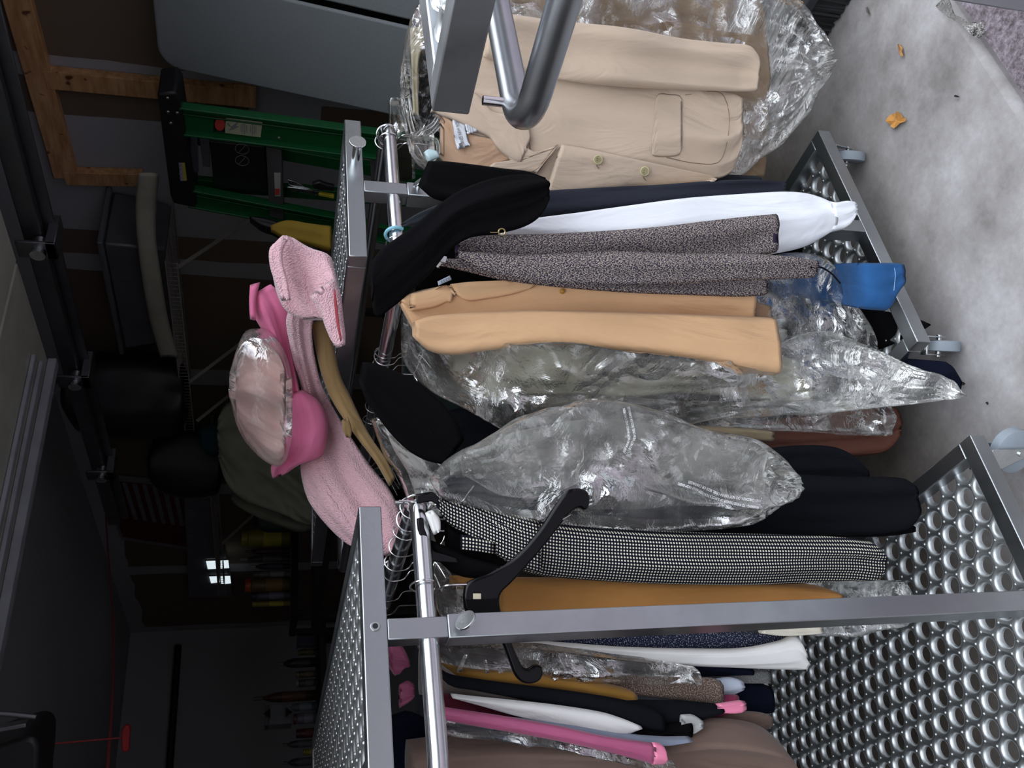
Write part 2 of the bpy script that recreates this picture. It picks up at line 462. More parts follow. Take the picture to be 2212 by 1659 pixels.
def text_on(name, body, path, size, mat, parent, tree=None, d=1.5, off=0.004, ext=0.0005, plane=None):
    """lettering that follows a line of points on a surface"""
    fc = bpy.data.curves.new('lettering', 'FONT'); fc.body = body; fc.size = 1.0; fc.extrude = 0.02
    to = bpy.data.objects.new('lettering', fc); COL.objects.link(to)
    dg = bpy.context.evaluated_depsgraph_get()
    me = bpy.data.meshes.new_from_object(to.evaluated_get(dg))
    bpy.data.objects.remove(to); bpy.data.curves.remove(fc)
    xs = [v.co.x for v in me.vertices]; w = max(xs) - min(xs); x0 = min(xs)
    pp = np.array(path, float); k_ = np.concatenate([[0], np.cumsum(np.linalg.norm(np.diff(pp, axis=0), axis=1))])
    for v in me.vertices:
        t = (v.co.x - x0) / w * k_[-1]
        q = np.array([np.interp(t, k_, pp[:, 0]), np.interp(t, k_, pp[:, 1])])
        t2 = min(t + 2, k_[-1]); t1 = max(t2 - 4, 0)
        a = np.array([np.interp(t2, k_, pp[:, 0]) - np.interp(t1, k_, pp[:, 0]), np.interp(t2, k_, pp[:, 1]) - np.interp(t1, k_, pp[:, 1])]); a /= np.linalg.norm(a)
        up = np.array([a[1], -a[0]])            # picture y runs down
        q = q + up * v.co.y * size
        P = plane(*q) if plane else (cast(tree, q[0], q[1], off, d) if tree else PD(q[0], q[1], d))
        r = P - CAM; r /= np.linalg.norm(r)
        P = P - r * (ext if v.co.z > 0 else 0)
        v.co = Vector(P)
    return link(name, me, mat, parent, smooth=False)

# ------------------------------------------------------------------ the garage
XR, YB, ZC, XL, YF = 2.78, 7.7, 2.62, -3.2, 0.95
def concrete():
    m, n, l, p = newmat('concrete_floor')
    v = coord(n)
    a = noise(n, l, v, 3.2, 8.0, 0.62); b = noise(n, l, v, 60.0, 4.0, 0.6); c = noise(n, l, v, 1.2, 3.0)
    r = ramp(n, l, a.outputs['Fac'], [(0.30, (0.17, 0.158, 0.152)), (0.5, (0.34, 0.325, 0.325)), (0.70, (0.49, 0.48, 0.50))])
    r2 = ramp(n, l, b.outputs['Fac'], [(0.3, (0.86, 0.85, 0.84)), (0.7, (1, 1, 1))])
    mx = n.new('ShaderNodeMix'); mx.data_type = 'RGBA'; mx.blend_type = 'MULTIPLY'; mx.inputs['Factor'].default_value = 1.0
    l.new(r.outputs[0], mx.inputs['A']); l.new(r2.outputs[0], mx.inputs['B'])
    # tracked-in brown dust and fading daylight, both painted into the slab further inside
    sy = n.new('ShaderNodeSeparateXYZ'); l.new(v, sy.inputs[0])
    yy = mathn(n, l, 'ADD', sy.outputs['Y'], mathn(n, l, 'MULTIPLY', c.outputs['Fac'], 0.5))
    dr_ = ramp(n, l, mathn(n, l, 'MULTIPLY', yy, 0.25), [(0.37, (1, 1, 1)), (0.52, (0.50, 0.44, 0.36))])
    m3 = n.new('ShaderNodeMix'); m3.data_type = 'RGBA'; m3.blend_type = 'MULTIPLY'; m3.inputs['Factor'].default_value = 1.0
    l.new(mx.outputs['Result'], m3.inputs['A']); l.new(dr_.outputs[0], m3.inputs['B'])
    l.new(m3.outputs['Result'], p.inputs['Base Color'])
    p.inputs['Roughness'].default_value = 0.8
    bumpit(n, l, p, b.outputs['Fac'], 0.15, 0.003)
    return m
def asphalt():
    m, n, l, p = newmat('worn_asphalt')
    v = coord(n)
    a = noise(n, l, v, 70.0, 6.0, 0.7); b = noise(n, l, v, 9.0, 4.0)
    r = ramp(n, l, a.outputs['Fac'], [(0.32, (0.08, 0.06, 0.065)), (0.5, (0.25, 0.21, 0.24)), (0.68, (0.46, 0.40, 0.45))])
    l.new(r.outputs[0], p.inputs['Base Color']); p.inputs['Roughness'].default_value = 0.9
    bumpit(n, l, p, a.outputs['Fac'], 0.7, 0.02)
    return m
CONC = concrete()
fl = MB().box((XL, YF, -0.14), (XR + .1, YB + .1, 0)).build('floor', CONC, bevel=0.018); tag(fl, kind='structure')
gd = MB().box((-9, -9, -0.3), (9, YF + 0.01, -0.035)).build('driveway_ground', asphalt()); tag(gd, kind='structure')

def drywall():
    """unpainted drywall: grey-brown paper, pale bands of joint compound where the sheets meet"""
    m, n, l, p = newmat('unpainted_drywall')
    g = n.new('ShaderNodeNewGeometry'); s = n.new('ShaderNodeSeparateXYZ'); l.new(g.outputs['Position'], s.inputs[0])
    nz = noise(n, l, g.outputs['Position'], 2.2, 3.0)
    jit = mathn(n, l, 'MULTIPLY', mathn(n, l, 'SUBTRACT', nz.outputs['Fac'], 0.5), 0.10)
    zz = mathn(n, l, 'ADD', s.outputs['Z'], jit)
    def band(src, c, w):
        d = mathn(n, l, 'ABSOLUTE', mathn(n, l, 'SUBTRACT', src, c))
        return mathn(n, l, 'LESS_THAN', d, w)
    hb = band(zz, 2.60, 0.11)
    hy = mathn(n, l, 'ADD', s.outputs['Y'], mathn(n, l, 'MULTIPLY', jit, 0.5))
    vb = mathn(n, l, 'MAXIMUM', band(hy, 2.17, 0.045), band(hy, 2.665, 0.30))
    vb = mathn(n, l, 'MAXIMUM', vb, band(hy, 3.16, 0.05))
    vb = mathn(n, l, 'MAXIMUM', vb, mathn(n, l, 'MULTIPLY', band(hy, 1.9, 0.5), band(s.outputs['Z'], 1.53, 0.13)))
    fy = mathn(n, l, 'MULTIPLY', mathn(n, l, 'FRACT', mathn(n, l, 'MULTIPLY', mathn(n, l, 'SUBTRACT', hy, 3.4), 0.82)), 1.22)
    vb = mathn(n, l, 'MAXIMUM', vb, mathn(n, l, 'MULTIPLY', band(fy, 0.6, 0.07), mathn(n, l, 'GREATER_THAN', s.outputs['Y'], 3.5)))
    fx = mathn(n, l, 'MULTIPLY', mathn(n, l, 'FRACT', mathn(n, l, 'MULTIPLY', s.outputs['X'], 1.25)), 0.8)
    vb = mathn(n, l, 'MAXIMUM', vb, mathn(n, l, 'MULTIPLY', band(fx, 0.4, 0.06), mathn(n, l, 'GREATER_THAN', s.outputs['Y'], YB - .01)))
    mk = mathn(n, l, 'MAXIMUM', hb, vb)
    mx = n.new('ShaderNodeMix'); mx.data_type = 'RGBA'; l.new(mk, mx.inputs['Factor'])
    mx.inputs['A'].default_value = (0.17, 0.125, 0.09, 1); mx.inputs['B'].default_value = (0.38, 0.38, 0.40, 1)
    l.new(mx.outputs['Result'], p.inputs['Base Color']); p.inputs['Roughness'].default_value = 0.95
    return m
DW = drywall()
tag(MB().box((XR, YF, 0), (XR + .1, YB, ZC)).build('wall_right', DW), kind='structure')
tag(MB().box((XL, YB, 0), (XR + .1, YB + .1, ZC)).build('wall_back', DW), kind='structure')
tag(MB().box((XL - .1, YF, 0), (XL, YB + .1, ZC)).build('wall_left', DW), kind='structure')
EXT = plain('exterior_siding', (0.30, 0.28, 0.25), 0.8)
tag(MB().box((2.45, YF, 0), (XR + .1, YF + .12, ZC)).box((XL - .1, YF, 0), (-1.5, YF + .12, ZC)).box((XL - .1, YF, 2.24), (XR + .1, YF + .12, ZC)).build('wall_front', EXT), kind='structure')  # unseen from the camera; opening narrowed to darken the garage inside
tag(MB().box((XL - .1, YF, ZC), (XR + .1, YB + .1, ZC + .1)).build('ceiling', DW), kind='structure')
# raised sectional door under the ceiling
dr = empty('door_1', (-0.4, 1.9, 2.3), kind='structure')
for k_ in range(3):
    y0 = 2.80 - (k_ + 1) * 0.53; y1 = y0 + 0.52
    MB().box((-2.6, y0, 2.300), (1.98, y1, 2.335)).build('door_panel', plain('door_panel_paint', (0.44, 0.44, 0.37), 0.5), dr, bevel=0.006)
MB().box((-2.6, 2.755, 2.27), (1.98, 2.80, 2.299)).box((-2.6, 2.66, 2.285), (1.90, 2.70, 2.299)).box((-2.6, 2.57, 2.285), (1.86, 2.60, 2.299)).build('door_rail', plain('door_rail_grey', (0.30, 0.31, 0.34), 0.5), dr, bevel=0.004)
# track and brackets beside the raised door
tk = empty('door_track', (2.1, 2.4, 2.25), 'galvanised track that carries the raised garage door beside its edge', 'door track')
DKM = metal('dark_galvanised', (0.22, 0.23, 0.25), 0.4)
MB().bar((2.06, 1.1, 2.26), (2.06, 4.2, 2.26), 0.03, 0.055).bar((2.085, 1.1, 2.24), (2.085, 4.2, 2.24), 0.008, 0.08).build('rail', DKM, tk, bevel=0.003)
for yy in (2.2, 2.9, 3.6):
    MB().box((2.0, yy, 2.19), (2.12, yy + .07, 2.22)).box((2.0, yy, 2.19), (2.01, yy + .07, 2.3)).build('roller_bracket', DKM, tk, bevel=0.003)
    MB().cyl((1.98, yy + .035, 2.24), (2.04, yy + .035, 2.24), 0.022, 16).build('roller', ZINC, tk)
MB().bar((2.06, 3.0, 2.28), (2.06, 3.0, ZC), 0.035, 0.02, (1, 0, 0)).build('hanger_strap', DKM, tk)

# timber boards fixed to the right wall
def pine():
    m, n, l, p = newmat('pine_board')
    v = coord(n)
    mp = n.new('ShaderNodeMapping'); l.new(v, mp.inputs[0]); mp.inputs['Scale'].default_value = (20, 3, 20)
    a = noise(n, l, mp.outputs[0], 3.0, 4.0); b = noise(n, l, v, 26.0, 1.0)
    r = ramp(n, l, a.outputs['Fac'], [(0.3, (0.42, 0.20, 0.075)), (0.7, (0.68, 0.40, 0.19))])
    r2 = ramp(n, l, b.outputs['Fac'], [(0.24, (0.25, 0.15, 0.10)), (0.3, (1, 1, 1))])
    mx = n.new('ShaderNodeMix'); mx.data_type = 'RGBA'; mx.blend_type = 'MULTIPLY'; mx.inputs['Factor'].default_value = 1.0
    l.new(r.outputs[0], mx.inputs['A']); l.new(r2.outputs[0], mx.inputs['B']); l.new(mx.outputs['Result'], p.inputs['Base Color'])
    p.inputs['Roughness'].default_value = 0.7
    return m
PINE = pine()
tf = empty('timber_wall_frame', (XR - .02, 2.3, 2.2), 'pine board frame screwed to the drywall above the green ladder', 'timber frame')
def wallbar(a, b, w, x=XR - .02):
    p, q = PX(a[0], a[1], x), PX(b[0], b[1], x)
    return MB().bar(p, q, 0.036, w, (0, 1, 0) if abs(p[2] - q[2]) > abs(p[1] - q[1]) else (0, 0, 1))
wallbar((15, -90), (144, 380), 0.085).build('plank', PINE, tf, bevel=0.003)
wallbar((98, 166), (508, 205), 0.075, XR - .021).build('plank', PINE, tf, bevel=0.003)
wallbar((140, 380), (310, 384), 0.065, XR - .021).build('plank', PINE, tf, bevel=0.003)
MB().bar(PX(530, 178, XR - .022), PX(530, 225, XR - .022), 0.04, 0.075).build('plank', PINE, tf, bevel=0.003)

# ------------------------------------------------------------------ clothes racks
def perforated(x0, y0, x1, y1, z, pitch=0.054):
    vs, fs = [], []
    n = 18; dxp = pitch * math.sqrt(3) / 2
    hexr = pitch / 2
    def hb(a):
        # distance to hexagon side, flat sides face +-Y
        k_ = (a - math.pi / 2) % (math.pi / 3)
        if k_ > math.pi / 6: k_ -= math.pi / 3
        return hexr / math.cos(k_)
    i = 0; x = x0
    while x <= x1 + 1e-6:
        y = y0 + (pitch / 2 if i % 2 else 0)
        while y <= y1 + 1e-6:
            o = len(vs)
            for rr, zz in ((None, 0.0), (0.0240, -0.0006), (0.0216, -0.0020), (0.0196, -0.0046), (0.0180, -0.0088), (0.0172, -0.0125)):
                for k_ in range(n):
                    a = 2 * math.pi * k_ / n
                    q = hb(a) if rr is None else rr
                    vs.append((x + q * math.cos(a), y + q * math.sin(a), z + zz))
            for ri in range(5):
                for k_ in range(n):
                    k2 = (k_ + 1) % n
                    fs.append((o + ri * n + k_, o + ri * n + k2, o + (ri + 1) * n + k2, o + (ri + 1) * n + k_))
            # two punched studs per cell, at the hexagon corners
            for a in (0.0, math.pi):
                cx, cy = x + math.cos(a) * hexr / math.cos(math.pi / 6), y
                if a: cx, cy = x + math.cos(math.pi / 3) * hexr / math.cos(math.pi / 6), y + math.sin(math.pi / 3) * hexr / math.cos(math.pi / 6)
                o = len(vs)
                for rr, zz in ((0.0034, 0.0), (0.0026, 0.0020), (0.0010, 0.0029)):
                    for k_ in range(6):
                        b = 2 * math.pi * k_ / 6
                        vs.append((cx + rr * math.cos(b), cy + rr * math.sin(b), z + zz))
                for ri in range(2):
                    for k_ in range(6):
                        k2 = (k_ + 1) % 6
                        fs.append((o + ri * 6 + k_, o + ri * 6 + k2, o + (ri + 1) * 6 + k2, o + (ri + 1) * 6 + k_))
                fs.append(tuple(o + 12 + q for q in range(6)))
            y += pitch
        x += dxp; i += 1
    m = MB(); m.v = vs; m.f = fs
    return m
_pan = {}
RACKS = []
def rack(name, xc, y0, label, L=1.5, rz=0.0, top_mat=STEEL, caster_rz=(0.4, 0.2, 0.1, 0.9), dy_rail=0.0):
    """free-standing double-sided garment rack; built at the origin then moved, its near end at y=0"""
    r = empty(name, (0, 0, 0), label, 'clothes rack', 'steel garment racks')
    zt, zb, hw, bw = 1.412, 0.17, 0.202, 0.352
    # top shelf
    fr = MB()
    fr.box((-hw, 0, zt - .036), (hw, .032, zt)).box((-hw, L - .032, zt - .036), (hw, L, zt))
    fr.box((-hw, .0322, zt - .036), (-hw + .03, L - .0322, zt)).box((hw - .03, .0322, zt - .036), (hw, L - .0322, zt))
    fr.box((-.015, .0322, zt - .036), (.015, L - .0322, zt - .012))
    tsf = fr.build('top_shelf_frame', top_mat, r, bevel=0.0022)
    perforated(-hw + .045, .05, hw - .03, L - .05, zt - .004).build('perforated_shelf', PANEL, r)
    # base
    fb = MB()
    fb.box((-bw, -.0, zb - .036), (bw, .036, zb)).box((-bw, L - .036, zb - .036), (bw, L, zb))
    fb.box((-bw, .0362, zb - .036), (-bw + .036, L - .0362, zb)).box((bw - .036, .0362, zb - .036), (bw, L - .0362, zb))
    fb.build('base_frame', STEEL, r, bevel=0.0022)
    perforated(-bw + .055, .055, bw - .03, L - .055, zb - .026).build('perforated_base', PANEL, r)
    # posts
    for yy in (0.018, L - 0.018):
        MB().box((-.019, yy - .019, zb), (.019, yy + .019, 1.285)).build('post', STEEL, r, bevel=0.002)
        MB().box((-.0165, yy - .0165, 1.285), (.0165, yy + .0165, zt - .036)).build('inner_post', STEEL, r, bevel=0.002)
        sg = -1 if yy < 1 else 1
        k_ = MB().cyl((0, yy + sg * .019, 1.262), (0, yy + sg * .036, 1.262), .0045, 12)
        k_.build('screw', ZINC, r)
        c0 = np.array([0, yy + sg * .039, 1.262]); ax = np.array([0.35, sg * 0.55, 0.55]); ax /= np.linalg.norm(ax)
        MB().cyl(c0 - ax * .002, c0 + ax * .002, .017, 24).build('thumb_disc', ZINC, r, bevel=0.0006)
    # hang rail: one closed rounded loop
    rx, rz_, rad, r0 = 0.236, 1.312, 0.055, 0.0155
    pts = []
    for cx, cy, a0 in ((rx - rad, 0.018 + rad - dy_rail, -90), (rx - rad, L - .018 - rad, 0), (-rx + rad, L - .018 - rad, 90), (-rx + rad, .018 + rad - dy_rail, 180)):
        for q in range(9):
            a = math.radians(a0 + q * 90 / 8)
            pts.append((cx + rad * math.cos(a), cy + rad * math.sin(a), rz_))
    MB().tube(pts, r0, 20, closed=True).build('hang_rail', TUBE, r)
    # casters
    j = 0
    for sx in (-1, 1):
        for yy in (.05, L - .05):
            x = sx * (bw - .03)
            w = MB(); a = caster_rz[j]; j += 1
            ca, sa = math.cos(a), math.sin(a); tr_ = 0.022
            c = np.array([x + tr_ * ca, yy + tr_ * sa, 0.047]); ax = np.array([-sa, ca, 0])
            wh = w.tube([c - ax * .013, c - ax * .011, c + ax * .011, c + ax * .013], [.040, .047, .047, .040], 32).build('wheel', GREYRUB, r)
            f_ = MB()
            u = np.array([ca, sa, 0])
            for s2 in (-1, 1):
                o = ax * .019 * s2
                top = np.array([x, yy, .118])
                f_.hexa([c + o - u * .010 + (0, 0, -.012), c + o + u * .010 + (0, 0, -.012), c + o + u * .010 + ax * .003 * s2 + (0, 0, -.012), c + o - u * .010 + ax * .003 * s2 + (0, 0, -.012),
                         top + o - u * .030, top + o + u * .030, top + o + u * .030 + ax * .003 * s2, top + o - u * .030 + ax * .003 * s2])
            f_.bar(np.array([x, yy, .120]) - u * .03, np.array([x, yy, .120]) + u * .03, .044, .005)
            f_.cyl(c - ax * .026, c + ax * .026, .006, 14)
            f_.build('fork', ZINC, r, bevel=0.001)
            MB().cyl((x, yy, .123), (x, yy, .134), .024, 24).build('swivel', ZINC, r, bevel=0.001)
    return r, tsf
def place(r, loc, rz):
    r.location = loc; r.rotation_euler = (0, 0, rz)
def addpart(r, mb, name, mat, bevel=0.0):
    o = mb.build(name, mat, None, bevel); o.parent = r; return o

r1, t1 = rack('garment_rack', 0, 0, 'steel clothes rack with an empty perforated shelf and caramel coat behind its post', caster_rz=(0.5, 0.2, -0.9, 0.4))
# bushing in the near end of the shelf of this rack
addpart(r1, MB().tube([(0.004, -.0005, 1.394), (0.004, -.0025, 1.394)], [.0075, .0065], 20), 'bushing', ZINC)
addpart(r1, MB().cyl((0.004, -.0030, 1.394), (0.004, .002, 1.394), .0042, 16), 'bolt_hole', DARK)
addpart(r1, MB().cyl((.236, .055, 1.325), (.236, .055, 1.345), .0035, 12), 'end_pin', ZINC)
place(r1, (0.458, 1.298, 0), 0)
r2, t2 = rack('garment_rack', 0, 0, 'steel clothes rack with pink clothes on its shelf and a peg on the bar', caster_rz=(0.9, 0.2, 0.8, 0.3))
addpart(r2, MB().cyl((.068, .002, 1.392), (.068, -.052, 1.392), .0085, 20), 'peg', ZINC)
addpart(r2, MB().cyl((.068, -.052, 1.392), (.068, -.056, 1.392), .0175, 32), 'peg_head', ZINC, 0.0008)
place(r2, (1.416, 1.318, 0), 0)
r3, t3 = rack('garment_rack', 0, 0, 'empty end of the closest steel rack jutting in beside the tan blazer', top_mat=DSTEEL)
for o in r3.children:
    if o.name.startswith('hang_rail'): o.data.materials[0] = metal('brushed_steel_tube', (0.50, 0.52, 0.55), 0.27, 0.10)
addpart(r3, MB().cyl((-.236, .07, 1.32), (-.236, .07, 1.348), .0050, 14), 'end_pin', CHROME)
place(r3, (0.686, 0.338, 0), -math.pi / 2)


# ------------------------------------------------------------------ cloth colours
TAN = fabric('tan_wool', (0.54, 0.425, 0.325), 1400, 0.12, var=0.03)
TANIN = fabric('tan_lining', (0.47, 0.30, 0.19), 1400, 0.1, rough=0.6, spec=0.4)
CAMEL = fabric('camel_wool', (0.72, 0.45, 0.25), 1400, 0.12, var=0.03)
CAMEL2 = fabric('faded_camel_coat', (0.36, 0.25, 0.16), 900, 0.2)
CHAR = fabric('charcoal_wool', (0.024, 0.027, 0.038), 900, 0.3, sheen=0.02)
WHITE = fabric('white_cotton', (0.88, 0.90, 0.95), 900, 0.1, var=0.02)
OFFW = fabric('offwhite_cotton', (0.78, 0.78, 0.76), 900, 0.1, var=0.03)
CREAM = fabric('cream_linen', (0.62, 0.61, 0.50), 700, 0.35, var=0.08)
BLACK = fabric('black_wool', (0.0036, 0.0035, 0.0042), 900, 0.2, sheen=0.0, spec=0.06)
BLACK2 = fabric('black_jersey', (0.0065, 0.0072, 0.010), 900, 0.3, sheen=0.0, spec=0.08)
NAVY = fabric('navy_cloth', (0.005, 0.007, 0.017), 900, 0.25, sheen=0.0, spec=0.08)
DENIM = fabric('blue_denim', (0.02, 0.085, 0.23), 900, 0.5, var=0.25, sheen=0.05)
BLUE2 = fabric('blue_lining', (0.03, 0.10, 0.33), 900, 0.2)
TWEED = tweed()
BIRD = birdseye()
CARAMEL = fabric('caramel_knit', (0.40, 0.19, 0.055), 900, 0.2)
RUST = fabric('rust_leather', (0.16, 0.058, 0.038), 500, 0.25, rough=0.5, spec=0.4, sheen=0.0)
OLIVE = fabric('olive_khaki', (0.28, 0.18, 0.075), 900, 0.1, rough=0.8, spec=0.25)
PINKF = fabric('pale_pink_fleece', (0.75, 0.46, 0.50), 300, 1.0, sheen=0.5, var=0.05, fleece=True, crease=0.7)
PINKH = fabric('hot_pink_cotton', (0.76, 0.20, 0.36), 900, 0.1)
PINKP = fabric('powder_pink_cotton', (0.74, 0.50, 0.46), 900, 0.1)
PINKS = fabric('pink_satin', (0.40, 0.085, 0.185), 600, 0.08, rough=0.4, spec=0.5)
PINKS2 = fabric('pink_satin_trim', (0.78, 0.22, 0.36), 600, 0.2, rough=0.35, spec=0.6)
MAROON = fabric('maroon_knit', (0.07, 0.006, 0.016), 900, 0.2)
NTWEED = fabric('navy_boucle', (0.012, 0.016, 0.04), 500, 0.7, c2=(0.35, 0.38, 0.45), ns=430, lo=0.58, hi=0.66)
BTWEED = fabric('brown_boucle', (0.10, 0.07, 0.055), 500, 0.7, c2=(0.36, 0.27, 0.22), ns=430, lo=0.48, hi=0.64)
GWOOL = fabric('grey_flannel', (0.14, 0.145, 0.145), 700, 0.5, c2=(0.28, 0.29, 0.29), ns=430, lo=0.52, hi=0.7)
MUST = fabric('mustard_wool', (0.30, 0.155, 0.03), 900, 0.1)
TAUPE = fabric('taupe_suit', (0.20, 0.165, 0.145), 900, 0.1)
BGREY = fabric('blue_grey_suiting', (0.22, 0.25, 0.32), 900, 0.3)
PALEB = fabric('pale_blue_shirting', (0.50, 0.56, 0.66), 900, 0.2)
BROWN = fabric('brown_overcoat', (0.155, 0.105, 0.085), 700, 0.3)
DGREY = fabric('dark_grey_suiting', (0.028, 0.032, 0.040), 900, 0.2, sheen=0.03)
GREY2 = fabric('pale_grey_cloth', (0.40, 0.41, 0.40), 900, 0.2)
INKW = plain('white_print', (0.85, 0.86, 0.88), 0.6, var=0.02)
INKG = plain('grey_thread', (0.22, 0.22, 0.24), 0.8, var=0.05)
LABELW = plain('woven_label', (0.62, 0.64, 0.68), 0.7, var=0.05)
SEAM = plain('dark_seam_thread', (0.20, 0.13, 0.09), 0.9)  # dark brown thread for seams, hems and buttonholes

R2G = 'clothes hanging on the rack by the green ladder'
R1G = 'clothes hanging on the rack with the bare shelf'

# ------------------------------------------------------------------ rack by the ladder: garments, from the blazer towards the near rack
c1 = thing('long_coat', 'faded camel coat inside the clear bag behind the tan blazer', 'coat',
    [(905, 60, 200), (960, -10, 300), (1100, -70, 345), (1300, -90, 375), (1500, -80, 385), (1605, -60, 390), (1645, 20, 385)], 2.16, CAMEL2, T=.05, nf=6, amp=.008, seed=3)
b1 = thing('garment_bag', 'clear crinkled bag flaring out below and behind the tan blazer', 'garment bag',
    [(868, 130, 236), (880, 60, 300), (905, 5, 360), (1000, -70, 392), (1250, -100, 405), (1450, -100, 402), (1590, -70, 392), (1650, -30, 340), (1700, 5, 290), (1745, 50, 235), (1776, 105, 175)], 2.09, BAGS, T=.06, nf=7, amp=.012, crk=.022, seed=5, wave=.012)
# tan blazer hung square to the camera
bz = empty('blazer', PD(1300, 230, 1.98), 'tan wool blazer with horn buttons hanging wide open on a clear hanger', 'blazer', R2G)
body = cloth('body', [(938, 196, 243), (955, 150, 262), (985, 95, 300), (1030, 48, 360), (1080, 34, 398), (1180, 44, 426), (1300, 62, 414), (1400, 80, 405), (1480, 140, 398), (1545, 195, 388), (1585, 206, 365), (1597, 214, 320)], 1.97, TAN, T=.030, nf=2.5, amp=.006, seed=12, parent=bz, pw=4, res=.008)
bt = bvh(body)
sl = cloth('sleeve', [(1045, 34, 122), (1100, 34, 142), (1180, 42, 166), (1280, 55, 182), (1380, 70, 190), (1480, 84, 194), (1570, 95, 197), (1615, 101, 198), (1634, 122, 197)], 1.935, TAN, T=.034, nf=1.6, amp=.010, seed=8, parent=bz, pw=3, res=.008)
nkl = cloth('neck_lining', [(950, 246, 340), (975, 258, 372), (1010, 285, 395), (1050, 296, 372), (1080, 300, 352), (1105, 312, 345)], 1.9, TANIN, T=.002, nf=1.2, amp=.004, seed=4, parent=bz, on=bt, off=.004, pw=4)
cloth('collar', [((948, 192), (929, 243)), ((990, 197), (985, 262)), ((1030, 203), (1022, 280)), ((1065, 240), (1058, 298)), ((1112, 246), (1075, 322)), ((1135, 252), (1102, 345)), ((1147, 300), (1124, 352))], 1.9, TAN, T=.004, nf=.7, amp=.001, seed=4, parent=bz, on=bt, off=.010, pw=6)
cloth('far_lapel', [((1130, 268), (1078, 322)), ((1147, 325), (1100, 345)), ((1205, 318), (1112, 352))], 1.9, TAN, T=.003, nf=.5, amp=.0005, seed=4, parent=bz, on=bt, off=.009, pw=6)
fpan = cloth('front_panel', [((1212, 311), (1176, 422)), ((1280, 322), (1250, 422)), ((1380, 345), (1350, 412)), ((1470, 365), (1440, 404)), ((1550, 384), (1540, 394))], 1.9, TAN, T=.006, nf=.8, amp=.003, seed=6, parent=bz, on=bt, off=.012, pw=5)
fp = bvh(body, fpan)
cloth('near_lapel', [((1066, 352), (1052, 362)), ((1120, 342), (1090, 368)), ((1170, 325), (1130, 372)), ((1206, 312), (1160, 376))], 1.9, TAN, T=.004, nf=.5, amp=.001, seed=4, parent=bz, on=fp, off=.007, pw=6)
cloth('lapel_facing', [((1206, 312), (1158, 375)), ((1190, 335), (1152, 372)), ((1172, 355), (1147, 371))], 1.9, TAN, T=.002, nf=.5, amp=.0004, seed=4, parent=bz, on=fp, off=.013, pw=5)
cloth('pocket_flap', [(1408, 311, 334), (1412, 272, 336), (1420, 205, 338), (1450, 204, 338), (1468, 206, 334), (1473, 214, 322)], 1.9, TAN, T=.0012, nf=.5, amp=.0003, seed=4, parent=bz, on=bt, off=.0022, pw=10, back=.3, res=.006)
def strip(name, pts, tree, mat, parent, r=.0012, off=.003, d=1.9):
    P = [cast(tree, x, y, off, d) for x, y in pts]
    P = spline(P, max(6, len(P) * 6))
    return MB().tube(P, r, 6).build(name, mat, parent)
strip('hem_stitch', [(1480, 205), (1555, 200), (1574, 240), (1570, 310), (1552, 350), (1500, 352), (1440, 340)], bt, SEAM, bz, .0007, .0015)
strip('dart_seam', [(1135, 246), (1141, 285), (1146, 325)], bt, SEAM, bz, .0009, .0035)
for i, (x, y) in enumerate(((1292, 345), (1393, 370))):
    c = cast(fp, x, y, .004); rr = ray(x, y); rr /= np.linalg.norm(rr)
    bo = MB().tube([c, c - rr * .0015, c - rr * .003, c - rr * .003, c - rr * .0022], [.0112, .0112, .0098, .0086, .0070], 28).build('button', plain('horn_button', (0.50, 0.44, 0.24), 0.35), bz)
    hs = MB()
    up = np.array([0, 0, 1.0]); sd = np.cross(rr, up); sd /= np.linalg.norm(sd)
    for a in (-1, 1):
        for b_ in (-1, 1):
            q = c - rr * .0021 + sd * .0022 * a + up * .0022 * b_
            hs.cyl(q, q - rr * .0006, .0010, 8)
    hs.build('thread_holes', DARK, bo)
    strip('buttonhole', [(x - 4, y + 12), (x + 2, y + 20)], fp, SEAM, bz, .0009, .004)
lt = bvh(body, nkl)
lb = cloth('brand_label', [((976, 250), (1004, 259)), ((982, 300), (1010, 300)), ((988, 324), (1016, 314))], 1.9, LABELW, T=.0012, nf=.5, amp=.0002, seed=2, parent=bz, on=lt, off=.008, pw=8, res=.005)
LB = bvh(lb)
text_on('label_lettering', 'JONES NEW YORK', [(1003, 313), (997, 290), (988, 254)], 10.5, INKG, lb, tree=LB, off=.0014)
sz = cloth('size_tag', [((1004, 268), (1026, 264)), ((1009, 290), (1032, 284))], 1.9, LABELW, T=.001, nf=.5, amp=.0001, seed=2, parent=bz, on=lt, off=.012, pw=8, res=.005)
SZ = bvh(sz)
for q in range(3):
    strip('print_line', [(1009 + 5 * q, 270), (1012 + 5 * q, 286)], SZ, INKG, sz, .0004, .001)

g3 = thing('charcoal_trousers', 'charcoal wool trousers hanging between the tan blazer and the white top', 'trousers',
    [(1040, 430, 520), (1180, 412, 485), (1300, 405, 470), (1420, 399, 456), (1530, 391, 450), (1620, 388, 440), (1694, 392, 428)], 1.87, CHAR, group=R2G, T=.02, nf=3, amp=.007, seed=21)
g4 = thing('white_sweatshirt', 'plain white sweatshirt sleeve ending in a gathered cuff', 'sweatshirt',
    [(1080, 485, 512), (1150, 472, 530), (1250, 459, 545), (1350, 445, 556), (1480, 428, 562), (1600, 419, 558), (1690, 414, 545), (1740, 417, 532), (1778, 428, 512), (1796, 437, 500)], 1.82, WHITE, group=R2G, T=.03, nf=1.6, amp=.006, seed=30, pw=2.2)
cloth('cuff', [(1790, 434, 503), (1806, 437, 499), (1825, 434, 494), (1838, 434, 480), (1846, 442, 466)], 1.81, WHITE, T=.016, nf=5, amp=.004, seed=8, parent=g4)
tw = empty('tweed_jacket', PD(1300, 560, 1.72), 'purple and cream tweed jacket with its sleeves hanging in front of the white sweatshirt', 'jacket', R2G)
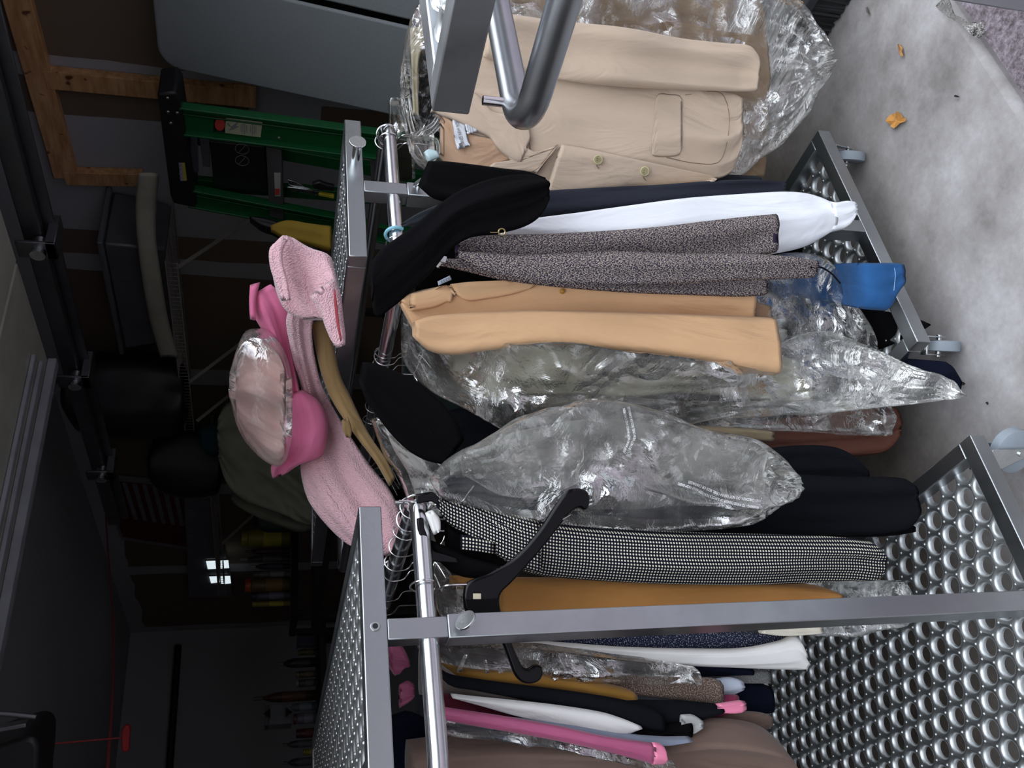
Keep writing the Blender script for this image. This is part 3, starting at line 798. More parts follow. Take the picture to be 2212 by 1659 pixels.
cloth('body', [(948, 558, 574), (1000, 560, 585), (1080, 568, 604), (1200, 578, 620), (1350, 590, 632), (1500, 597, 638), (1600, 600, 641), (1652, 603, 638)], 1.76, TWEED, T=.022, nf=2, amp=.004, seed=33, parent=tw)
cloth('far_sleeve', [(985, 528, 546), (1010, 515, 570), (1060, 508, 590), (1180, 505, 595), (1300, 499, 598), (1420, 490, 596), (1530, 477, 584), (1620, 467, 560), (1677, 462, 545)], 1.73, TWEED, T=.028, nf=1.4, amp=.008, seed=34, parent=tw)
cloth('near_sleeve', [(985, 545, 556), (1040, 545, 585), (1120, 550, 602), (1220, 546, 610), (1350, 543, 614), (1480, 548, 612), (1600, 548, 606), (1700, 553, 603), (1757, 562, 600)], 1.685, TWEED, T=.026, nf=1.4, amp=.008, seed=37, parent=tw)
ft = bvh(*list(tw.children))
strip('drawstring', [(1752, 578), (1775, 578), (1795, 590), (1815, 612)], ft, BLACK2, tw, .002, .003, 1.70)

# black coat slung over the near corner of the rack
bc = empty('black_coat', PD(1000, 480, 1.70), 'limp black coat slung over the shelf corner across the rail', 'coat', R2G)
cloth('body', [((803, 612), (805, 640)), ((800, 575), (812, 684)), ((822, 540), (848, 664)), ((868, 506), (892, 626)), ((905, 478), (932, 588)), ((948, 442), (972, 540)), ((985, 416), (1018, 513)), ((1040, 392), (1075, 505)), ((1100, 378), (1132, 490)), ((1150, 378), (1168, 466)), ((1177, 388), (1181, 436))], 1.665, BLACK, T=.035, nf=3.2, amp=.011, seed=41, parent=bc, pw=2.6, res=.008)
cloth('lapel', [((925, 348), (903, 402)), ((960, 348), (938, 430)), ((1030, 356), (1010, 440)), ((1090, 364), (1072, 445)), ((1140, 370), (1120, 438)), ((1176, 384), (1168, 415))], 1.75, BLACK, T=.022, nf=2, amp=.007, seed=43, parent=bc)
g_ = cloth('dangling_sleeve', [((783, 782), (776, 822)), ((812, 785), (790, 865)), ((850, 800), (812, 895)), ((900, 822), (842, 935)), ((945, 858), (880, 972)), ((982, 900), (918, 994)), ((1002, 945), (958, 1004))], 1.66, BLACK, T=.03, nf=2, amp=.008, seed=45, parent=None)
tag(g_, 'loose black sleeve hanging down over the wire hooks beside the grey polythene', 'garment', R2G)
tri = thing('grey_scarf', 'dark grey cloth corner poking out beneath the blue hanger hook', 'scarf', [((866, 484), (872, 490)), ((900, 462), (915, 480)), ((950, 440), (962, 462))], 1.80, DGREY, T=.008, nf=1.5, amp=.003, seed=6)

# camel coat
cc = empty('camel_coat', PD(1300, 700, 1.80), 'camel wool coat with a notched collar beside the tweed jacket', 'coat', R2G)
cb = cloth('body', [(864, 650, 657), (880, 637, 690), (905, 628, 735), (945, 620, 764), (1000, 614, 762), (1100, 606, 750), (1220, 607, 745), (1350, 612, 752), (1480, 617, 766), (1560, 618, 772), (1622, 616, 776)], 1.815, CAMEL, T=.035, nf=2.4, amp=.008, seed=52, parent=cc, pw=2.6)
CB = bvh(cb)
cloth('sleeve', [(893, 695, 728), (925, 684, 757), (975, 678, 767), (1050, 674, 758), (1150, 670, 748), (1260, 672, 752), (1380, 675, 764), (1500, 679, 785), (1600, 683, 803), (1672, 686, 812)], 1.765, CAMEL, T=.038, nf=1.7, amp=.006, seed=55, parent=cc, pw=2.4)
cloth('tail', [(1560, 640, 690), (1620, 648, 690), (1666, 662, 690)], 1.83, fabric('camel_facing', (0.50, 0.29, 0.16), 900, 0.1), T=.008, nf=1, amp=.002, seed=55, parent=cc)
cloth('collar', [((886, 634), (884, 672)), ((910, 627), (908, 670)), ((940, 621), (942, 664)), ((968, 616), (966, 652)), ((985, 632), (972, 655))], 1.75, CAMEL, T=.004, nf=.6, amp=.0008, seed=4, parent=cc, on=CB, off=.006, pw=6)
cloth('lapel', [((972, 614), (984, 634)), ((1000, 610), (1008, 650)), ((1050, 607), (1052, 646)), ((1110, 606), (1108, 636)), ((1160, 610), (1150, 622))], 1.75, CAMEL, T=.004, nf=.6, amp=.0008, seed=4, parent=cc, on=CB, off=.006, pw=6)
bb = cast(CB, 1215, 629, .004)
MB().ball(bb, .006, 10).build('button', plain('amber_button', (0.45, 0.22, 0.03), 0.3), cc)
ptag = thing('price_tag', 'white cardboard price tag with bar code under the black coat', 'tag', [((972, 595), (945, 608)), ((976, 604), (947, 617))], 1.79, plain('tag_card', (0.42, 0.50, 0.60), 0.6), T=.0012, nf=.5, amp=.0001, res=.004)
for q in range(4):
    strip('bar_code', [(953 + q * 5, 606 - q * 2.2), (955 + q * 5, 612 - q * 2.2)], bvh(ptag), INKG, ptag, .0006, .0012)

# cream linen jacket, grey suit and their bags
thing('cream_jacket', 'cream linen jacket showing through the polythene below the camel sleeve', 'jacket',
    [(975, 768, 800), (1005, 745, 842), (1080, 735, 870), (1200, 730, 880), (1330, 735, 868), (1450, 745, 850), (1560, 755, 856), (1660, 762, 866), (1733, 784, 872), (1744, 800, 876)], 1.88, CREAM, group=R2G, T=.03, nf=2.2, amp=.006, seed=61)
thing('cream_waistcoat', 'small hem corner of cream cloth behind the camel coat hem', 'garment', [(1640, 706, 752), (1680, 709, 745), (1698, 712, 730)], 1.87, CREAM, group=R2G, T=.01, nf=1, amp=.002, seed=62)
thing('grey_suit', 'dark grey suit jacket inside the polythene below the cream linen', 'jacket',
    [(1120, 855, 905), (1250, 850, 925), (1400, 846, 928), (1520, 850, 922), (1640, 866, 912), (1722, 877, 897)], 1.91, DGREY, group=R2G, T=.03, nf=2.2, amp=.006, seed=63)
thing('garment_bag', 'large clear garment bag with its bottom drawn out to a point over navy trousers', 'garment bag',
    [(868, 668, 770, (1.93, 1.86)), (885, 655, 800, (1.93, 1.84)), (925, 660, 838, (1.93, 1.82)), (1000, 690, 885, (1.90, 1.80)), (1100, 742, 935, (1.74, 1.80)), (1200, 738, 950, (1.70, 1.80)), (1320, 752, 940, (1.70, 1.78)), (1450, 768, 925, (1.70, 1.78)), (1560, 780, 905, (1.72, 1.76)), (1640, 770, 900, (1.78, 1.74)), (1720, 722, 898, (1.80, 1.72)), (1790, 716, 893, (1.78, 1.70)), (1850, 735, 888, (1.74, 1.66)), (1910, 762, 880, (1.70, 1.62)), (1980, 795, 873, 1.62), (2040, 812, 866, 1.60), (2066, 845, 862, 1.60)], 1.74, BAGM, T=.025, nf=5, amp=.008, crk=.016, cks=12, seed=64, wave=.004)
thing('garment_bag', 'clear garment bag with a square-cut bottom over the rust leather', 'garment bag',
    [(1120, 850, 945), (1250, 850, 965), (1400, 862, 940), (1550, 868, 925), (1680, 866, 932), (1800, 866, 938), (1880, 868, 940), (1915, 872, 942)], 1.80, BAG, T=.03, nf=4, amp=.007, crk=.014, seed=66, wave=.003)
thing('garment_bag', 'clear garment bag hanging behind the tweed hem above the denim leg', 'garment bag',
    [(1560, 600, 720), (1640, 560, 740), (1720, 545, 760), (1790, 562, 790), (1840, 640, 810), (1880, 720, 800)], 1.84, BAG, T=.03, nf=4, amp=.007, crk=.014, seed=67)
thing('knee_jeans', 'blue denim leg with a stitched hem hanging past the base bar', 'jeans',
    [(1700, 590, 640, 1.93), (1770, 575, 648, 1.90), (1815, 569, 658, 1.82), (1860, 568, 667, 1.72), (1905, 568, 671, 1.70), (1918, 568, 669, 1.70), (1931, 568, 640, 1.70), (1947, 570, 618, 1.70)], 1.70, DENIM, group=R2G, T=.018, nf=2, amp=.004, seed=71)
jt = bvh(bpy.data.objects['knee_jeans'])
strip('hem_stitch', [(1929, 569), (1934, 590), (1931, 628)], jt, plain('denim_thread', (0.25, 0.40, 0.62), 0.8), bpy.data.objects['knee_jeans'], .0008, .001)
thing('black_trousers', 'black cloth corner hanging to a point beside the denim leg', 'trousers',
    [(1740, 655, 760, 1.95), (1840, 660, 768, 1.92), (1890, 668, 758, 1.86), (1950, 680, 735, 1.78), (1980, 690, 718, 1.74), (1999, 699, 704, 1.73)], 1.72, BLACK, group=R2G, T=.02, nf=2, amp=.005, seed=72)
thing('navy_trousers', 'navy trouser leg reaching almost to the caster, its hem in the bag point', 'trousers',
    [(1780, 775, 860, 1.94), (1860, 770, 868, 1.90), (1920, 772, 871, 1.80), (1980, 776, 868, 1.72), (2030, 780, 864, 1.68), (2048, 784, 862, 1.68), (2065, 812, 858, 1.68)], 1.66, NAVY, group=R2G, T=.022, nf=2, amp=.005, seed=73)
thing('rust_coat', 'rust brown leather coat hem behind the square-cut bag', 'coat',
    [(1560, 925, 975), (1680, 905, 990), (1780, 890, 990), (1860, 880, 985), (1915, 872, 975), (1941, 885, 945)], 1.87, RUST, group=R2G, T=.03, nf=3.5, amp=.008, seed=74)
thing('beige_waistcoat', 'beige ribbed cloth hem with a rust edge above the grey bag', 'garment',
    [(1480, 918, 950), (1580, 922, 950), (1668, 930, 955)], 1.78, fabric('beige_cord', (0.30, 0.24, 0.15), 300, 0.8), group=R2G, T=.015, nf=2, amp=.003, seed=75)

# ------------------------------------------------------------------ near rack, right-hand rail
thing('grey_blouse', 'pale grey blouse inside the printed bag above the black suit', 'blouse',
    [(975, 990, 1032), (1040, 955, 1040), (1150, 925, 1045), (1280, 905, 1045), (1400, 915, 1050), (1520, 950, 1050), (1620, 985, 1055)], 1.60, fabric('smoke_grey_cloth', (0.17, 0.175, 0.165), 900, 0.2), group=R1G, T=.03, nf=5, amp=.012, seed=81)
thing('black_suit', 'charcoal suit jacket inside the polythene bag with printed warning', 'jacket',
    [(952, 1030, 1072), (985, 1026, 1092), (1080, 1030, 1115), (1200, 1034, 1132), (1350, 1036, 1140), (1500, 1042, 1140), (1610, 1050, 1135)], 1.55, DGREY, group=R1G, T=.03, nf=2, amp=.005, seed=82)
pb = thing('garment_bag', 'polythene bag printed with a white suffocation warning over the dark suit', 'garment bag',
    [(936, 1030, 1052), (950, 1005, 1076), (1000, 965, 1098), (1060, 940, 1114), (1120, 908, 1126), (1180, 882, 1136), (1250, 866, 1144), (1340, 870, 1148), (1430, 892, 1150), (1500, 918, 1148), (1560, 935, 1142), (1630, 948, 1126), (1675, 980, 1098), (1692, 1010, 1062)], 1.50, BAGM, T=.06, nf=5, amp=.010, crk=.020, cks=12, seed=86, wave=.006)
PB = bvh(pb)
cloth('loose_flap', [(1000, 970, 1030), (1080, 935, 1062), (1160, 896, 1068), (1250, 874, 1050), (1340, 878, 1040), (1430, 905, 1062), (1520, 935, 1085), (1600, 950, 1095), (1660, 985, 1080)], 1.47, BAGM, T=.02, nf=5, amp=.010, crk=.022, cks=16, seed=88, parent=pb, wave=.008)
text_on('warning_lettering', 'WARNING - TO AVOID DANGER OF SUFFOCATION KEEP AWAY FROM BABIES', [(1640, 1094), (1600, 1088), (1560, 1078), (1525, 1066), (1500, 1052), (1465, 1042)], 8.5, INKW, pb, tree=PB, off=.0045, d=1.45)
text_on('warning_lettering', 'AND CHILDREN. DO NOT USE IN CRIBS, BEDS OR CARRIAGES', [(1645, 1080), (1600, 1074), (1560, 1067), (1530, 1054), (1508, 1045), (1488, 1038)], 8.5, INKW, pb, tree=PB, off=.0045, d=1.45)
text_on('warning_lettering', 'KEEP AWAY FROM BABIES AND CHILDREN', [(1350, 978), (1362, 950), (1358, 920), (1350, 882)], 7.5, INKW, pb, tree=PB, off=.0045, d=1.45)
text_on('warning_lettering', 'DO NOT USE IN CRIBS, BEDS OR CARRIAGES', [(1362, 972), (1374, 945), (1368, 912), (1360, 878)], 7.5, INKW, pb, tree=PB, off=.0045, d=1.45)
thing('black_trousers', 'black twill trousers hanging highest behind the printed bag', 'trousers',
    [(1500, 975, 1060), (1620, 972, 1070), (1720, 962, 1075), (1800, 965, 1066), (1845, 985, 1052), (1872, 1015, 1040)], 1.68, BLACK2, group=R1G, T=.022, nf=2.2, amp=.006, seed=91)
thing('black_overcoat', 'long black coat hanging lower than its neighbours over the perforated base', 'coat',
    [(1400, 1030, 1140), (1550, 1028, 1150), (1700, 1024, 1156), (1830, 1030, 1156), (1910, 1030, 1152), (1955, 1034, 1140), (1972, 1045, 1115)], 1.62, BLACK2, group=R1G, T=.03, nf=2.2, amp=.006, seed=92)
thing('black_leggings', 'narrow black hem peeping out below the long black coat', 'leggings', [(1760, 1130, 1158), (1880, 1130, 1160), (1940, 1131, 1156), (1975, 1136, 1150)], 1.66, BLACK, group=R1G, T=.012, nf=1, amp=.003, seed=93)
bj = empty('birdseye_jacket', PD(1400, 1200, 1.47), 'black and white birdseye jacket on a padded black hanger', 'jacket', R1G)
cloth('body', [(1040, 1108, 1170), (1100, 1112, 1222), (1150, 1122, 1240), (1230, 1134, 1250), (1350, 1143, 1258), (1500, 1150, 1263), (1620, 1153, 1264), (1740, 1156, 1260), (1830, 1162, 1255), (1882, 1171, 1254), (1895, 1188, 1238)], 1.475, BIRD, T=.035, nf=2.2, amp=.007, seed=102, parent=bj, pw=2.4, res=.008)
cloth('shoulder', [(945, 1080, 1098), (965, 1083, 1128), (1000, 1090, 1150), (1050, 1102, 1185), (1110, 1112, 1220), (1160, 1122, 1238)], 1.46, BIRD, T=.030, nf=1.2, amp=.006, seed=104, parent=bj, pw=2.4, res=.008)
cloth('collar_lining', [(962, 1128, 1180), (990, 1145, 1208), (1030, 1162, 1225), (1070, 1180, 1236), (1095, 1205, 1240)], 1.475, BLACK, T=.02, nf=1, amp=.004, seed=105, parent=bj)
cloth('inner_fold', [(995, 1155, 1188), (1030, 1160, 1192), (1068, 1168, 1198)], 1.445, BIRD, T=.012, nf=.8, amp=.003, seed=106, parent=bj)
thing('black_cardigan', 'black knitted shoulder drooping below the birdseye collar', 'cardigan',
    [(928, 1165, 1182), (945, 1172, 1208), (975, 1185, 1236), (1010, 1200, 1248), (1060, 1215, 1249), (1095, 1226, 1246)], 1.45, BLACK, group=R1G, T=.03, nf=1, amp=.004, seed=107)
thing('caramel_coat', 'caramel wool coat behind the near steel post', 'coat',
    [(1075, 1246, 1330), (1200, 1247, 1345), (1400, 1250, 1345), (1580, 1252, 1335), (1700, 1256, 1320), (1770, 1266, 1300), (1805, 1278, 1292)], 1.56, CARAMEL, group=R1G, T=.03, nf=3, amp=.006, seed=111)
thing('caramel_scarf', 'short ribbed caramel scarf above the black hanger crook', 'scarf', [(972, 1243, 1262), (1010, 1243, 1264), (1080, 1246, 1268)], 1.53, CARAMEL, group=R1G, T=.012, nf=2, amp=.004, seed=112)
thing('garment_bag', 'crumpled clear bag end lying on the base behind the near steel post', 'garment bag',
    [(1640, 1240, 1362), (1740, 1232, 1372), (1830, 1238, 1370), (1900, 1246, 1362), (1950, 1262, 1335)], 1.66, BAG, T=.04, nf=4, amp=.01, crk=.022, seed=113, wave=.008)
thing('paper_wrap', 'torn cream paper wrapper hanging at the hem beside the near steel post', 'wrapper', [(1640, 1352, 1368), (1690, 1346, 1374), (1735, 1348, 1372), (1776, 1352, 1365)], 1.52, plain('cream_paper', (0.66, 0.62, 0.52), 0.7), T=.01, nf=2, amp=.004, crk=.006, seed=114)

# ------------------------------------------------------------------ near rack, left-hand rail (beyond the post)
LG = 'clothes beyond the near steel post'
thing('navy_boucle_jacket', 'navy flecked boucle jacket right against the near steel post', 'jacket',
    [(1100, 1355, 1372), (1200, 1358, 1392), (1350, 1358, 1402), (1500, 1360, 1405), (1600, 1362, 1403), (1655, 1364, 1406), (1688, 1368, 1388)], 1.58, NTWEED, group=LG, T=.022, nf=1.5, amp=.004, seed=121)
thing('white_trousers', 'white cotton trousers with a wide flared hem', 'trousers',
    [(1120, 1382, 1394), (1220, 1388, 1408), (1350, 1397, 1426), (1480, 1400, 1438), (1600, 1399, 1443), (1680, 1384, 1446), (1718, 1371, 1447), (1738, 1405, 1447)], 1.545, OFFW, group=LG, T=.022, nf=3, amp=.006, seed=122)
thing('navy_skirt', 'dark navy skirt edge running beneath the white trousers', 'skirt', [(1120, 1392, 1425), (1300, 1405, 1450), (1500, 1425, 1460), (1620, 1440, 1456)], 1.575, NAVY, group=LG, T=.02, nf=2, amp=.004, seed=123)
thing('grey_skirt', 'grey flannel skirt hem below the white trousers', 'skirt', [(1200, 1425, 1470), (1380, 1435, 1475), (1520, 1442, 1472), (1600, 1444, 1473), (1658, 1447, 1475)], 1.59, GWOOL, group=LG, T=.022, nf=2, amp=.003, seed=124)
thing('garment_bag', 'crumpled dry-cleaning film with torn strips by the black hanger tip', 'garment bag',
    [(905, 1388, 1402), (935, 1382, 1425), (990, 1380, 1450), (1080, 1384, 1462), (1200, 1395, 1468), (1330, 1408, 1476), (1430, 1425, 1480), (1500, 1440, 1470)], 1.50, BAG, T=.035, nf=5, amp=.008, crk=.016, seed=125, wave=.005)
for q, (a, b_, cc_) in enumerate((((1002, 1415), (985, 1452), 8), ((1045, 1425), (1047, 1455), 6), ((1066, 1430), (1078, 1454), 6))):
    thing('film_strip', 'torn strip dangling off the dry-cleaning film, %s' % ('furthest from the black hanger tip', 'middle of the three strips', 'nearest the black hanger tip')[q], 'film strip', [((a[0], a[1]), (a[0] + cc_, a[1])), ((b_[0], b_[1]), (b_[0] + cc_ * 1.6, b_[1] - 2))], 1.45, BAGM, T=.003, nf=2, amp=.002, crk=.003, seed=q)
thing('brown_tweed_skirt', 'flecked brown tweed skirt hem between grey flannel and black jacket', 'skirt', [(1080, 1450, 1478), (1200, 1452, 1488), (1350, 1458, 1500), (1460, 1462, 1512), (1535, 1464, 1521), (1556, 1470, 1518)], 1.515, BTWEED, group=LG, T=.022, nf=1.5, amp=.004, seed=126)
thing('mustard_skirt', 'mustard wool skirt with a rounded hem corner', 'skirt', [(955, 1432, 1452), (1020, 1444, 1470), (1120, 1452, 1486), (1230, 1464, 1500), (1320, 1478, 1520), (1358, 1488, 1531), (1371, 1496, 1512)], 1.48, MUST, group=LG, T=.018, nf=1.2, amp=.003, seed=127)
thing('pale_blue_shirt', 'pale blue shirt tail with a scalloped edge under the brown tweed', 'shirt', [(1350, 1490, 1514), (1450, 1482, 1516), (1540, 1467, 1512), (1580, 1466, 1500), (1603, 1472, 1488)], 1.545, PALEB, group=LG, T=.014, nf=4, amp=.004, seed=128, wave=.004)
thing('navy_dress', 'dark navy dress hem squared off above the perforated base', 'dress', [(1500, 1478, 1530), (1590, 1470, 1536), (1640, 1475, 1541), (1666, 1484, 1541)], 1.60, NAVY, group=LG, T=.02, nf=1.5, amp=.003, seed=129)
bk = empty('black_jacket', PD(1300, 1530, 1.44), 'black jacket with a bent elbow between the mustard skirt and white panel', 'jacket', LG)
cloth('body', [(943, 1438, 1454), (970, 1455, 1478), (1020, 1465, 1488), (1120, 1478, 1510), (1230, 1492, 1535), (1330, 1508, 1560), (1400, 1525, 1576), (1428, 1540, 1578)], 1.44, BLACK2, T=.025, nf=1.6, amp=.004, seed=130, parent=bk)
cloth('sleeve', [(1340, 1512, 1550), (1400, 1512, 1576), (1470, 1513, 1570), (1530, 1518, 1548), (1556, 1522, 1537)], 1.465, BLACK2, T=.024, nf=1.2, amp=.004, seed=131, parent=bk)
thing('pink_slip', 'rose satin slip hem sticking out beyond the black jacket sleeve', 'slip', [(1545, 1520, 1538), (1575, 1515, 1540), (1600, 1512, 1538), (1608, 1514, 1532)], 1.46, PINKS2, group=LG, T=.012, nf=3, amp=.003, seed=132)
thing('maroon_skirt', 'small maroon cloth patch between pale blue shirt and rose slip', 'skirt', [(1520, 1500, 1545), (1560, 1500, 1548), (1592, 1500, 1520)], 1.52, fabric('raspberry', (0.24, 0.03, 0.08), 900, 0.1), group=LG, T=.012, nf=1, amp=.002, seed=133)
thing('taupe_jacket', 'taupe jacket shoulder tucked behind the round rail', 'jacket', [(905, 1405, 1500), (930, 1412, 1503), (960, 1440, 1502), (1020, 1478, 1508), (1080, 1490, 1514), (1150, 1504, 1520)], 1.46, TAUPE, group=LG, T=.022, nf=1.6, amp=.005, seed=134)
thing('white_panel_blouse', 'plain white blouse panel tapering to a point below the black jacket', 'blouse', [(975, 1499, 1504), (1030, 1504, 1521), (1100, 1511, 1543), (1200, 1522, 1568), (1300, 1538, 1590), (1345, 1552, 1590), (1384, 1568, 1573)], 1.415, OFFW, group=LG, T=.014, nf=1.2, amp=.003, seed=135)
thing('maroon_sweater', 'deep maroon knit above the black cardigan by the round rail', 'sweater', [(918, 1494, 1524), (980, 1498, 1536), (1050, 1512, 1546), (1120, 1530, 1556), (1180, 1548, 1562)], 1.43, MAROON, group=LG, T=.016, nf=1.2, amp=.003, seed=136)
thing('black_knit', 'black knit dress running between maroon sweater and grey-blue suit', 'dress', [(915, 1500, 1535), (1000, 1525, 1548), (1120, 1540, 1560), (1250, 1555, 1582), (1380, 1562, 1596), (1440, 1562, 1598), (1490, 1556, 1592)], 1.445, BLACK, group=LG, T=.02, nf=1.2, amp=.003, seed=137)
thing('grey_camisole', 'grey lace-edged camisole scrap sticking out past the black knit hem', 'camisole', [(1470, 1548, 1570), (1495, 1546, 1584), (1518, 1558, 1572)], 1.44, GREY2, group=LG, T=.008, nf=3, amp=.003, seed=138, wave=.004)
thing('grey_blue_suit', 'grey-blue suit jacket edge between the black knit and the pink satin', 'jacket', [(1030, 1543, 1556), (1120, 1550, 1578), (1230, 1562, 1592), (1340, 1582, 1604), (1430, 1592, 1604), (1490, 1592, 1598)], 1.41, BGREY, group=LG, T=.016, nf=1.2, amp=.003, seed=139)
ps = thing('pink_satin_nightgown', 'pink satin nightgown with a stitched border hem', 'nightgown', [(918, 1520, 1543), (980, 1530, 1560), (1080, 1545, 1578), (1200, 1566, 1600), (1300, 1588, 1622), (1380, 1600, 1642), (1412, 1604, 1652)], 1.375, PINKS, group=LG, T=.016, nf=1.4, amp=.004, seed=140)
cloth('border_hem', [(1408, 1603, 1652), (1422, 1604, 1653), (1434, 1612, 1652), (1438, 1622, 1648)], 1.372, PINKS2, T=.016, nf=4, amp=.003, seed=141, parent=ps)
thing('film_sleeve', 'long narrow film sleeve lying along the pink satin over brown cloth', 'garment bag', [(920, 1546, 1572), (1000, 1555, 1590), (1120, 1575, 1606), (1250, 1598, 1626), (1350, 1620, 1650), (1450, 1642, 1672)], 1.40, BAG, T=.02, nf=3, amp=.005, crk=.010, seed=142)
bo_ = empty('brown_overcoat', PD(1400, 1620, 1.46), 'large brown overcoat filling the corner over the perforated base', 'coat', LG)
cloth('body', [(880, 1600, 1800), (1000, 1585, 1800), (1150, 1580, 1800), (1300, 1575, 1800), (1450, 1560, 1800), (1550, 1552, 1800), (1620, 1560, 1790), (1665, 1585, 1770), (1690, 1625, 1740)], 1.47, BROWN, T=.07, nf=5, amp=.014, seed=143, parent=bo_, pw=2.2)
cloth('vent_flap', [(1500, 1535, 1600), (1580, 1535, 1600), (1640, 1538, 1585), (1666, 1546, 1570)], 1.53, BROWN, T=.014, nf=1, amp=.003, seed=144, parent=bo_)
thing('navy_blazer', 'dark navy blazer shoulder hidden behind the round rail at the brown coat', 'blazer', [(845, 1545, 1800), (880, 1535, 1800), (940, 1560, 1760), (1010, 1580, 1700)], 1.56, NAVY, group=LG, T=.03, nf=3, amp=.006, seed=145)
thing('pink_camisole', 'rose camisole strap showing between shelf and round rail', 'camisole', [(838, 1385, 1440), (856, 1384, 1462), (872, 1400, 1445), (884, 1425, 1440)], 1.50, PINKS, group=LG, T=.012, nf=3, amp=.004, seed=146)
thing('pink_shirt', 'second rose cloth edge lower between the shelf and round rail', 'shirt', [(862, 1480, 1530), (880, 1470, 1520), (895, 1478, 1508)], 1.50, PINKS, group=LG, T=.012, nf=3, amp=.004, seed=147)

thing('garment_bag', 'crumpled clear film around the neck of the black hanger', 'garment bag',
    [(902, 1125, 1190), (925, 1135, 1260), (950, 1190, 1330), (975, 1240, 1340), (1000, 1262, 1330)], 1.53, BAG, T=.03, nf=4, amp=.008, crk=.016, seed=157)
# darker garments further along each rail
deep = [('rack_coat', 'dark overcoat deep in the near rack behind the printed bag', [(930, 900, 1130), (1000, 880, 1200), (1200, 870, 1260), (1400, 880, 1250), (1560, 900, 1240)], 1.95, BLACK2),
        ('rack_dress', 'dark brown dress deep in the near rack behind the caramel coat', [(930, 1180, 1400), (1000, 1160, 1440), (1250, 1160, 1450), (1500, 1180, 1450), (1640, 1200, 1440)], 1.80, fabric('dark_brown_cloth', (0.022, 0.016, 0.013), 900, 0.2)),
        ('rack_suit', 'dark suit deep in the near rack behind the mustard skirt', [(900, 1380, 1600), (1000, 1370, 1640), (1250, 1370, 1640), (1500, 1390, 1600), (1620, 1400, 1580)], 1.90, DGREY),
        ('rack_coat', 'black coat deep in the ladder-side rack behind the camel coat', [(900, 480, 760), (960, 460, 800), (1200, 450, 840), (1500, 460, 860), (1720, 480, 840)], 2.10, BLACK),
        ('rack_jacket', 'dark green jacket deep in the ladder-side rack behind the polythene', [(870, 760, 960), (950, 740, 1000), (1150, 730, 1010), (1400, 740, 1000), (1620, 760, 980)], 2.25, fabric('bottle_green', (0.02, 0.035, 0.03), 900, 0.2)),
        ('rack_skirt', 'dark grey skirt deep in the ladder-side rack behind the white sweatshirt', [(960, 380, 500), (1100, 370, 560), (1400, 370, 600), (1640, 380, 600)], 2.05, DGREY)]
for nm, lab, rows, dd, mt in deep:
    thing(nm, lab, nm.split('_')[1], rows, dd, mt, T=.05, nf=4, amp=.010, seed=len(lab))
thing('garment_bag', 'frosted garment bag bulging between the khaki cloth and the black sleeve', 'garment bag',
    [((800, 905), (850, 900)), ((812, 940), (870, 940)), ((830, 985), (925, 985)), ((860, 1030), (960, 1020)), ((880, 1080), (960, 1060)), ((900, 1130), (960, 1100))], 1.85, BAGM, T=.04, nf=3, amp=.008, crk=.018, seed=151)
thing('white_shirt', 'white shirt with a blue band inside the frosted garment bag', 'shirt', [((830, 920), (870, 930)), ((850, 970), (930, 985)), ((880, 1020), (960, 1010)), ((900, 1080), (955, 1060))], 1.93, OFFW, T=.03, nf=2, amp=.006, seed=152)
thing('black_waistcoat', 'small dark olive pocketed garment tucked behind the clear hanger', 'waistcoat', [((842, 318), (842, 372)), ((856, 300), (858, 388)), ((876, 302), (886, 390)), ((886, 330), (890, 380))], 2.13, fabric('dark_olive', (0.012, 0.012, 0.006), 500, 0.5), T=.02, nf=1, amp=.003, seed=153)
thing('garment_bag', 'narrow clear bag strip dropping from the rail behind the olive waistcoat', 'garment bag', [((838, 215), (870, 215)), ((840, 270), (880, 270)), ((835, 330), (895, 330)), ((868, 385), (898, 385))], 2.17, BAG, T=.02, nf=3, amp=.006, crk=.014, seed=154)
thing('black_dress_shoulder', 'black dress shoulder above the hanger clip within the clear bag', 'dress', [(905, 110, 250), (925, 95, 285), (950, 100, 300)], 2.12, BLACK, T=.02, nf=1, amp=.003, seed=155)
thing('paper_hanger_cover', 'cream paper hanger cover inside the clear bag beside the dark bar', 'hanger cover', [((885, 62), (935, 55)), ((888, 130), (905, 130)), ((892, 250), (905, 250))], 2.10, plain('hanger_paper', (0.62, 0.55, 0.38), 0.7), T=.008, nf=1, amp=.002, seed=156)

# ------------------------------------------------------------------ clothes piled on the shelf of the rack by the ladder
fr_ = empty('fleece_robe', PD(650, 650, 1.85), 'pale pink fleece robe trailing off the shelf towards the near rack', 'robe')
cloth('hood', [((608, 513), (640, 520)), ((590, 530), (672, 538)), ((583, 560), (712, 552)), ((590, 600), (722, 580)), ((600, 640), (730, 615)), ((618, 672), (735, 660)), ((650, 690), (736, 690))], 1.80, PINKF, T=.06, nf=2.2, amp=.014, seed=161, parent=fr_, fuzz=.004, res=.008)
cloth('sleeve', [((668, 640), (722, 600)), ((690, 670), (736, 635)), ((702, 705), (741, 680)), ((715, 735), (746, 720)), ((728, 752), (746, 745))], 1.72, PINKF, T=.03, nf=1.2, amp=.006, seed=162, parent=fr_, fuzz=.004, res=.008)
cloth('sleeve_opening', [((720, 628), (724, 624)), ((722, 660), (729, 660)), ((727, 700), (733, 698)), ((735, 738), (739, 735))], 1.682, fabric('rose_lining', (0.30, 0.05, 0.06), 900, 0.1), T=.004, nf=1, amp=.001, seed=163, parent=fr_)
cloth('collar', [((608, 515), (622, 520)), ((583, 535), (612, 540)), ((583, 575), (612, 572)), ((596, 615), (622, 610)), ((608, 650), (628, 648))], 1.735, PINKF, T=.014, nf=1, amp=.003, seed=168, parent=fr_, fuzz=.002, res=.008)
